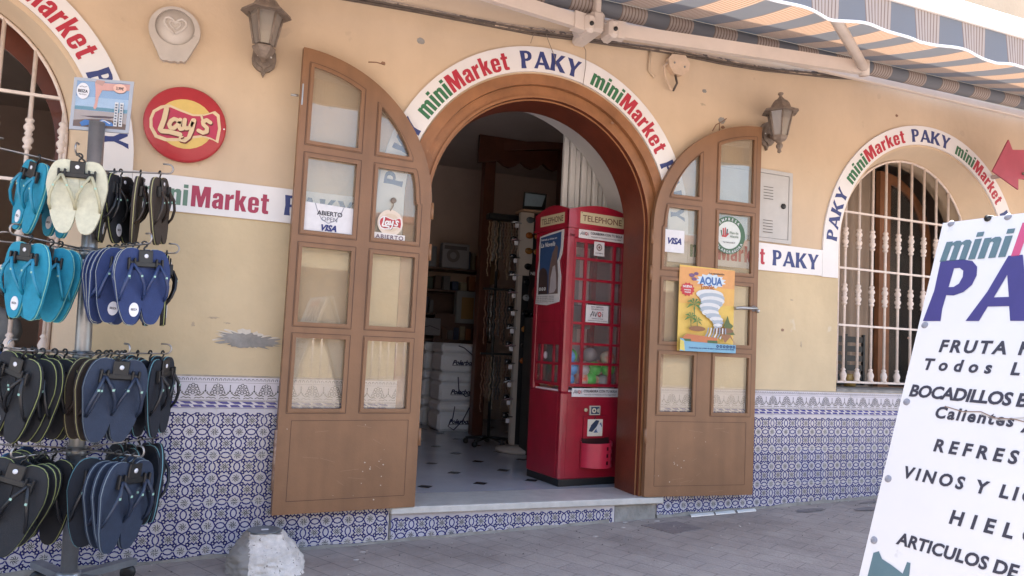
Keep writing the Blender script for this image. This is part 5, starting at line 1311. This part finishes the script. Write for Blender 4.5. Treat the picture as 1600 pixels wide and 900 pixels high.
NM = {'teal':'teal','cream':'cream','navy':'navy blue','black':'black yellow-edged','slate':'slate blue','brown':'dark brown','ink':'ink-black pale-edged','blue':'deep blue'}
ORD = ['outermost','second','third','fourth','fifth','sixth','seventh']
TN = ['top','second','third','lowest']
tiers = [
 (0, -58, .40, 'left arm', [(.235,'teal'),(.13,'teal')]),
 (0, -6, .30, 'front arm', [(.25,'cream')]),
 (0, 78, .32, 'right arm', [(.285,'brown'),(.20,'brown'),(.115,'black'),(.085,'black')]),
 (1, -35, .40, 'left arm', [(.32,'teal'),(.215,'teal'),(.165,'teal')]),
 (1, -100, .36, 'far left arm', [(.28,'black')]),
 (1, 33, .50, 'front arm', [(.47,'navy'),(.41,'navy'),(.355,'navy'),(.30,'navy'),(.24,'navy'),(.18,'navy')]),
 (1, 82, .36, 'right arm', [(.33,'black'),(.27,'ink')]),
 (2, -95, .40, 'far left arm', [(.37,'blue'),(.32,'blue'),(.20,'ink')]),
 (2, -31, .40, 'left arm', [(.34,'black'),(.285,'black'),(.24,'black'),(.17,'black'),(.11,'black')]),
 (2, 33, .38, 'front arm', [(.34,'slate'),(.30,'slate'),(.21,'brown'),(.14,'brown')]),
 (2, 76, .36, 'right arm', [(.345,'ink'),(.29,'ink'),(.235,'ink'),(.18,'ink'),(.12,'ink')]),
 (3, -27, .38, 'left arm', [(.33,'black'),(.26,'black'),(.22,'black'),(.15,'black')]),
 (3, 40, .44, 'front arm', [(.40,'slate'),(.345,'slate'),(.29,'slate'),(.22,'ink')]),
 (3, 128, .40, 'back right arm', [(.38,'ink'),(.31,'ink'),(.24,'ink')]),
 (3, -100, .34, 'far left arm', [(.25,'blue')]),
]
rnd = random.Random(21); used = {}
for ti, az, ln, an, prs in tiers:
    hook_arm(TZ[ti], az, ln, .012)
    for k, (d, kd) in enumerate(prs):
        if kd not in used: used[kd] = o = make_pair(kd)
        else: o = copy_tree(used[kd])
        a = radians(az); z = TZ[ti]
        o.location = (px_(z)+sin(a)*d, RY-cos(a)*d, z+.005+.012*d/ln-.010)
        sc_ = (1.0,1.02,1.13,1.19)[ti]; o.scale = (sc_,sc_,sc_)
        ty = (11 if ti < 3 else 17) if -80 < az < -20 else (-3 if 60 < az < 100 else 0)
        o.rotation_euler = (radians(rnd.uniform(-3,6)), radians(ty+rnd.uniform(-7,7)), a+radians(rnd.uniform(-15,15)))
        o['label'] = '%s flip-flops, %s on the %s, %s tier of the rack' % (NM[kd], ORD[k] if len(prs) > 1 else 'the only one', an, TN[ti])
        if len(prs) == 1: o['label'] = '%s flip-flops, alone on the %s, %s tier of the rack' % (NM[kd], an, TN[ti])
        o['group'] = 'pairs of flip-flops hanging on the wire rack'

# ============================================================ STONE, GROUND BITS
rock = thing('stone_block', 'rough whitish stone block standing on the street against the tiled wall', 'stone', (.54,-.36,-.8))
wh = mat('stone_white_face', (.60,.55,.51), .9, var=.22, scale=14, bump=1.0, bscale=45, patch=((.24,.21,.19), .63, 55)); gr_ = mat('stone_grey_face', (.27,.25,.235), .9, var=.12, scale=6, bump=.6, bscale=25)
mb = MB(); NU, NV = 90, 40; vs = []
corn = [(.335,-.27),(.40,-.43),(.70,-.46),(.735,-.20),(.40,-.14)]
topc = [(.425,-.28),(.45,-.34),(.60,-.35),(.615,-.22),(.45,-.21)]
def ringpt(cs, t, rd=.35):
    n_ = len(cs); f = t*n_; i = int(f) % n_; g_ = f-int(f); a, b_ = cs[i], cs[(i+1) % n_]; return (a[0]+(b_[0]-a[0])*g_, a[1]+(b_[1]-a[1])*g_)
def smooth_pt(cs, t):
    x = y = 0
    for dt in (-.03,-.015,0,.015,.03): p_ = ringpt(cs, (t+dt) % 1.0); x += p_[0]/5; y += p_[1]/5
    return x, y
for j in range(NV+1):
    v = j/NV; bulge = .03*sin(pi*min(1, v*1.15))**1.0
    for i in range(NU):
        a, b_ = smooth_pt(corn, i/NU), smooth_pt(topc, i/NU); x, y = a[0]+(b_[0]-a[0])*v**1.15, a[1]+(b_[1]-a[1])*v**1.15
        dx, dy = x-.53, y+.29; L0 = math.hypot(dx, dy); nz = noise.noise(Vector((x*9, y*9, v*4)))*.020+noise.noise(Vector((x*26, y*26, v*14)))*.012+noise.noise(Vector((x*60, y*60, v*30)))*.005
        k = 1+(bulge+nz)/L0; vs.append((.53+dx*k, -.29+dy*k, -.83+.232*v+noise.noise(Vector((x*8,y*8,3)))*.012*v+.02*(x-.4)*v*-1))
fs = [(j*NU+i, j*NU+(i+1) % NU, (j+1)*NU+(i+1) % NU, (j+1)*NU+i) for j in range(NV) for i in range(NU)]
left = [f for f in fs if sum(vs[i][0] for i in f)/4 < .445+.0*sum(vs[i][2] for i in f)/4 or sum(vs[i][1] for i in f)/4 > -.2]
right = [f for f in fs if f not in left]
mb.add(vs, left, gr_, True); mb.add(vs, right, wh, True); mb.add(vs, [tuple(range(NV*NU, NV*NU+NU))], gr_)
mb.build('block', rock)

mb = MB(); mb.lathe([(.070,0),(.080,.007),(.083,.010),(.076,.011),(.056,.006),(.001,.005)], (.52,-.275,-.602), mat('dark_tin',(.20,.22,.24),.35,metal=.4), 28); mb.box(.505,.54,-.285,-.265,-.593,-.590,whp)
tag(mb.build('dish'), 'shallow grey metal dish lying on top of the stone block', 'dish')
mb = MB(); cvm = mat('drain_cover', (.19,.16,.155), .7, var=.15, scale=25, bump=.4)
mb.add([(2.86,-.16,gz(2.86)+.005),(3.14,-.15,gz(3.14)+.005),(3.20,-.36,gz(3.2)+.005),(2.95,-.40,gz(2.95)+.005)], [(3,2,1,0)], cvm)
mb.add([(2.86,-.16,gz(2.86)-.02),(3.14,-.15,gz(3.14)-.02),(3.20,-.36,gz(3.2)-.02),(2.95,-.40,gz(2.95)-.02),(2.86,-.16,gz(2.86)+.005),(3.14,-.15,gz(3.14)+.005),(3.20,-.36,gz(3.2)+.005),(2.95,-.40,gz(2.95)+.005)], [(0,1,5,4),(1,2,6,5),(2,3,7,6),(3,0,4,7)], cvm)
tag(mb.build('drain_cover'), 'dark square drain cover set in the street before the right door leaf', 'drain cover')
rnd = random.Random(4)
for i, (x, y) in enumerate(((2.80,-.06),(2.72,-.17),(3.02,-.10),(1.06,-.17),(1.0,-.30),(2.45,-.30))):
    mb = MB(); k = rnd.uniform(.010,.018); mb.prism([(x-k*1.4,y),(x-k*.3,y-k*.5),(x+k*1.5,y-k*.2),(x+k,y+k*.5),(x-k*.5,y+k*.6)], 0,.004,fc(200,190,186), fr=Frame((0,0,gz(x)+.005),(1,0,0),(0,1,0),(0,0,1)))
    tag(mb.build('paper_scrap'), 'tiny pale scrap of litter on the street paving before the doorstep', 'litter', 'scraps of litter on the paving')
# wear patches in the paving
mb = MB()
for i, (x, y, rx, ry) in enumerate(((4.25,-.18,.16,.05),(4.7,-.28,.16,.05),(4.9,-.12,.14,.03))):
    n_ = 18; r_ = random.Random(i); pts = [(x+rx*(1-.3*r_.random())*cos(2*pi*k/n_), y+ry*(1-.3*r_.random())*sin(2*pi*k/n_)) for k in range(n_)]
    mb.add([(a, b_, gz(a)+.004) for a, b_ in pts], [tuple(range(n_))], mat('damp_paving', (.20,.175,.17), .7, var=.12, scale=18))
tag(mb.build('paving_patches'), kind='structure')

# ============================================================ SANDWICH BOARD
bd_ = thing('sandwich_board', 'white sandwich board listing fruit, sandwiches, drinks and ice in the right foreground', 'sign', (1.5,-3.4,-.73))
OB = Vector((1.8419,-3.1100,.7841)); near = Vector((.0667,-.9977,0)); up_ = Vector((.3171,.0212,.9482)); nb = Vector((-.9461,-.0632,.3178))
bw = mat('board_white', (.67,.635,.615), .35, var=.03, scale=3, patch=((.58,.55,.53), .72, 16))
BF = Frame(OB, near, up_, nb); BH = 1.585; BWd = .62
mb = MB(); mb.prism([(-.012,.004),(BWd,.004),(BWd,-BH+.07),(-.012,-BH+.07)], 0.0,.010,bw, fr=Frame(OB, near, up_, nb)); panel = mb.build('front_panel', bd_)
P = Panel(Frame(OB+nb*.0004, near, up_, nb), step=.0005)
gt, pk, pu, tk = fc(92,120,126), fc(214,70,120), fc(62,52,124), fc(58,54,66)
P.glyphs('mini', .004,-.103,.070,gt,1.18,.03,shear=.12); P.w = .0005; P.glyphs('Market', .172,-.103,.082,pk,1.10,.04,shear=.12); P.w = .0005
P.glyphs('PAKY', .000,-.258,.157,pu,.98,.0,shear=.06); P.w = .0005
def bt(s, u, v, h, ref, wd, sh=.12, b=.035):
    vs, fs, w0 = ftxt(ref, b, sh, 1.0); 
    h0 = h
    # spacing chosen so that the reference word fills wd
    n_ = len(ref)-1; sp_ = 1.0
    for _ in range(12):
        w1 = ftxt(ref, b, sh, round(sp_, 3))[2]*h0
        sp_ += (wd-w1)/max(n_, 1)/h0*.9
    P.text(s, u, v, h0, tk, b, sh, round(sp_, 3)); P.w = .0005
bt('FRUTA FRESCA', .054,-.334,.030,'FRUTA',.152); bt('Todos Los Días', .026,-.379,.028,'Todos',.157)
bt('BOCADILLOS B', .006,-.446,.029,'BOCADILLOS',.232); bt('Calientes y Fríos', .080,-.490,.027,'Calientes',.170)
bt('REFRESCOS', .094,-.565,.028,'REFRES',.178); bt('VINOS Y LICORES', .038,-.636,.027,'VINOS Y LI',.247)
bt('HIELO', .162,-.710,.029,'HIEL',.128); bt('ARTICULOS DE', .057,-.781,.026,'ARTICULOS DE',.256); bt('PLAYA', .20,-.85,.030,'PLAYA',.16)
P.poly([(.008,-.93),(.010,-.815),(.022,-.808),(.034,-.822),(.058,-.828),(.088,-.838),(.092,-.812),(.100,-.812),(.104,-.845),(.13,-.86),(.13,-.93)], gt)
P.line([(.098,-.462),(.14,-.470),(.18,-.466),(.21,-.476),(.25,-.474),(.30,-.482),(.40,-.478)], .0022, fc(150,120,100)); P.w = .0005
P.line([(.18,-.470),(.22,-.480),(.27,-.468)], .0035, fc(206,196,186))
P.mb.build('lettering', bd_)
mb = MB()
for u, v in ((.010,.0),(.146,-.001),(.30,-.001),(.45,-.001),(.604,0),(.004,-.268),(.004,-.461),(.003,-.646),(.004,-.788),(.004,-.95),(.004,-1.15),(.606,-.4),(.606,-.8),(.606,-1.2)):
    mb = MB(); mb.lathe([(.0085,-.002),(.0085,.001),(.005,.0025),(.001,.003)], (0,0,0), mat('screw_cap',(.22,.22,.25),.5), 12, 'z')
    o = Vector(BF.p(u,v,0)); k = len(mb.v)-48
    R_ = nb.to_track_quat('Z','Y').to_matrix(); mb.v[k:] = [tuple(R_ @ Vector(q_)+o) for q_ in mb.v[k:]]
    mb.build('screw_cap', bd_)
mb = MB(); fm_ = mat('board_frame_timber', (.45,.40,.36), .6, var=.1, scale=8)
for u in (.0, BWd-.03): mb.prism([(u,.005),(u+.03,.005),(u+.03,-BH),(u,-BH)], .0102,.035,fm_, fr=BF)
for v in (-.03,-.75,-BH+.1): mb.prism([(.031,v),(BWd-.031,v),(BWd-.031,v-.035),(.031,v-.035)], .0102,.03,fm_, fr=BF)
mb.build('front_frame', bd_)
up2 = Vector((-.3171,.0212,.9482)); nb2 = Vector((.9461,-.0632,.3178)); O2 = OB+Vector((.075,.0,0)); B2 = Frame(O2, near, up2, nb2)
mb = MB(); mb.prism([(-.012,.012),(BWd,.012),(BWd,-BH+.07),(-.012,-BH+.07)], 0.0,.010,bw, fr=B2)
for u in (.0, BWd-.03): mb.prism([(u,.005),(u+.03,.005),(u+.03,-BH),(u,-BH)], .0102,.035,fm_, fr=B2)
mb.build('back_panel', bd_)
mb = MB()
for u in (.1,.5): mb.tube([BF.p(u,.0,.004), tuple(Vector(B2.p(u,.0,.004)))], .008, black, 8)
mb.build('hinge', bd_)

# ============================================================ ACROSS THE STREET (behind the viewer, seen in the door glass)
ob_ = thing('opposite_house', 'pale yellow house with barred balcony, reflected in the door glass', 'house', (1,-13,-.8))
mb = MB(); om = mat('opposite_plaster', (.55,.46,.32), .85, var=.05, scale=1); mb.box(-14,16,-15,-13,-1.2,3.2,om); mb.build('wall', ob_)
mb = MB(); mb.box(-14.2,16.2,-15.2,-12.7,3.2,3.35,mat('roof_terracotta',(.35,.14,.08),.8,var=.2,scale=3)); mb.build('roof', ob_)
for x in (-9,-4.5,0,4.5,9,13):
    mb = MB(); mb.box(x,x+1.3,-13.0,-12.96,.2,1.9,mat('shutter_brown',(.12,.06,.035),.5)); mb.build('window', ob_)
mb = MB()
for i in range(80): mb.tube([(-8+i*.2,-12.2,-.75),(-8+i*.2,-12.2,.45)], .02, ironw, 5)
mb.box(-8,8,-12.23,-12.17,.45,.5,ironw); mb.build('railing', ob_)

# patch of light at the wall foot, painted as pale strips on the paving
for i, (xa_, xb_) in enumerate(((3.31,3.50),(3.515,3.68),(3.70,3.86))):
    mb = MB(); mb.add([(xa_,-.072,gz(xa_)+.006),(xb_,-.072,gz(xb_)+.006),(xb_+.02,-.032,gz(xb_)+.010),(xa_+.02,-.032,gz(xa_)+.010),(xa_,-.072,gz(xa_)-.02),(xb_,-.072,gz(xb_)-.02)], [(0,1,2,3),(4,5,1,0)], mat('painted_light_pale', (.80,.78,.74), .5, var=.05, scale=20))
    tag(mb.build('light_patch'), '%s piece of the painted light patch at the wall foot under the right door leaf' % ('left','middle','right')[i], 'light patch', 'painted light patch under the right door leaf')

# litter, gum and grit on the paving
grit = MB(); rg = random.Random(9)
gm_ = [mat('grit_pale', (.45,.41,.37), .8), mat('grit_dark', (.10,.085,.08), .8)]
for k in range(260):
    x = rg.uniform(-.2, 5.4); y = -abs(rg.gauss(0, .35))-.03; r_ = rg.uniform(.002, .0065)
    n_ = 5; a0_ = rg.random()*6; grit.add([(x+r_*rg.uniform(.6,1.3)*cos(a0_+2*pi*i/n_), y+r_*rg.uniform(.6,1.3)*sin(a0_+2*pi*i/n_), gz(x)+.004) for i in range(n_)]+[(x, y, gz(x)+.004+r_*.7)], [(i, (i+1) % n_, n_) for i in range(n_)], gm_[rg.random() < .55])
tag(grit.build('grit'), 'scattered grit and leaf crumbs on the street paving along the wall', 'grit', kind='stuff')
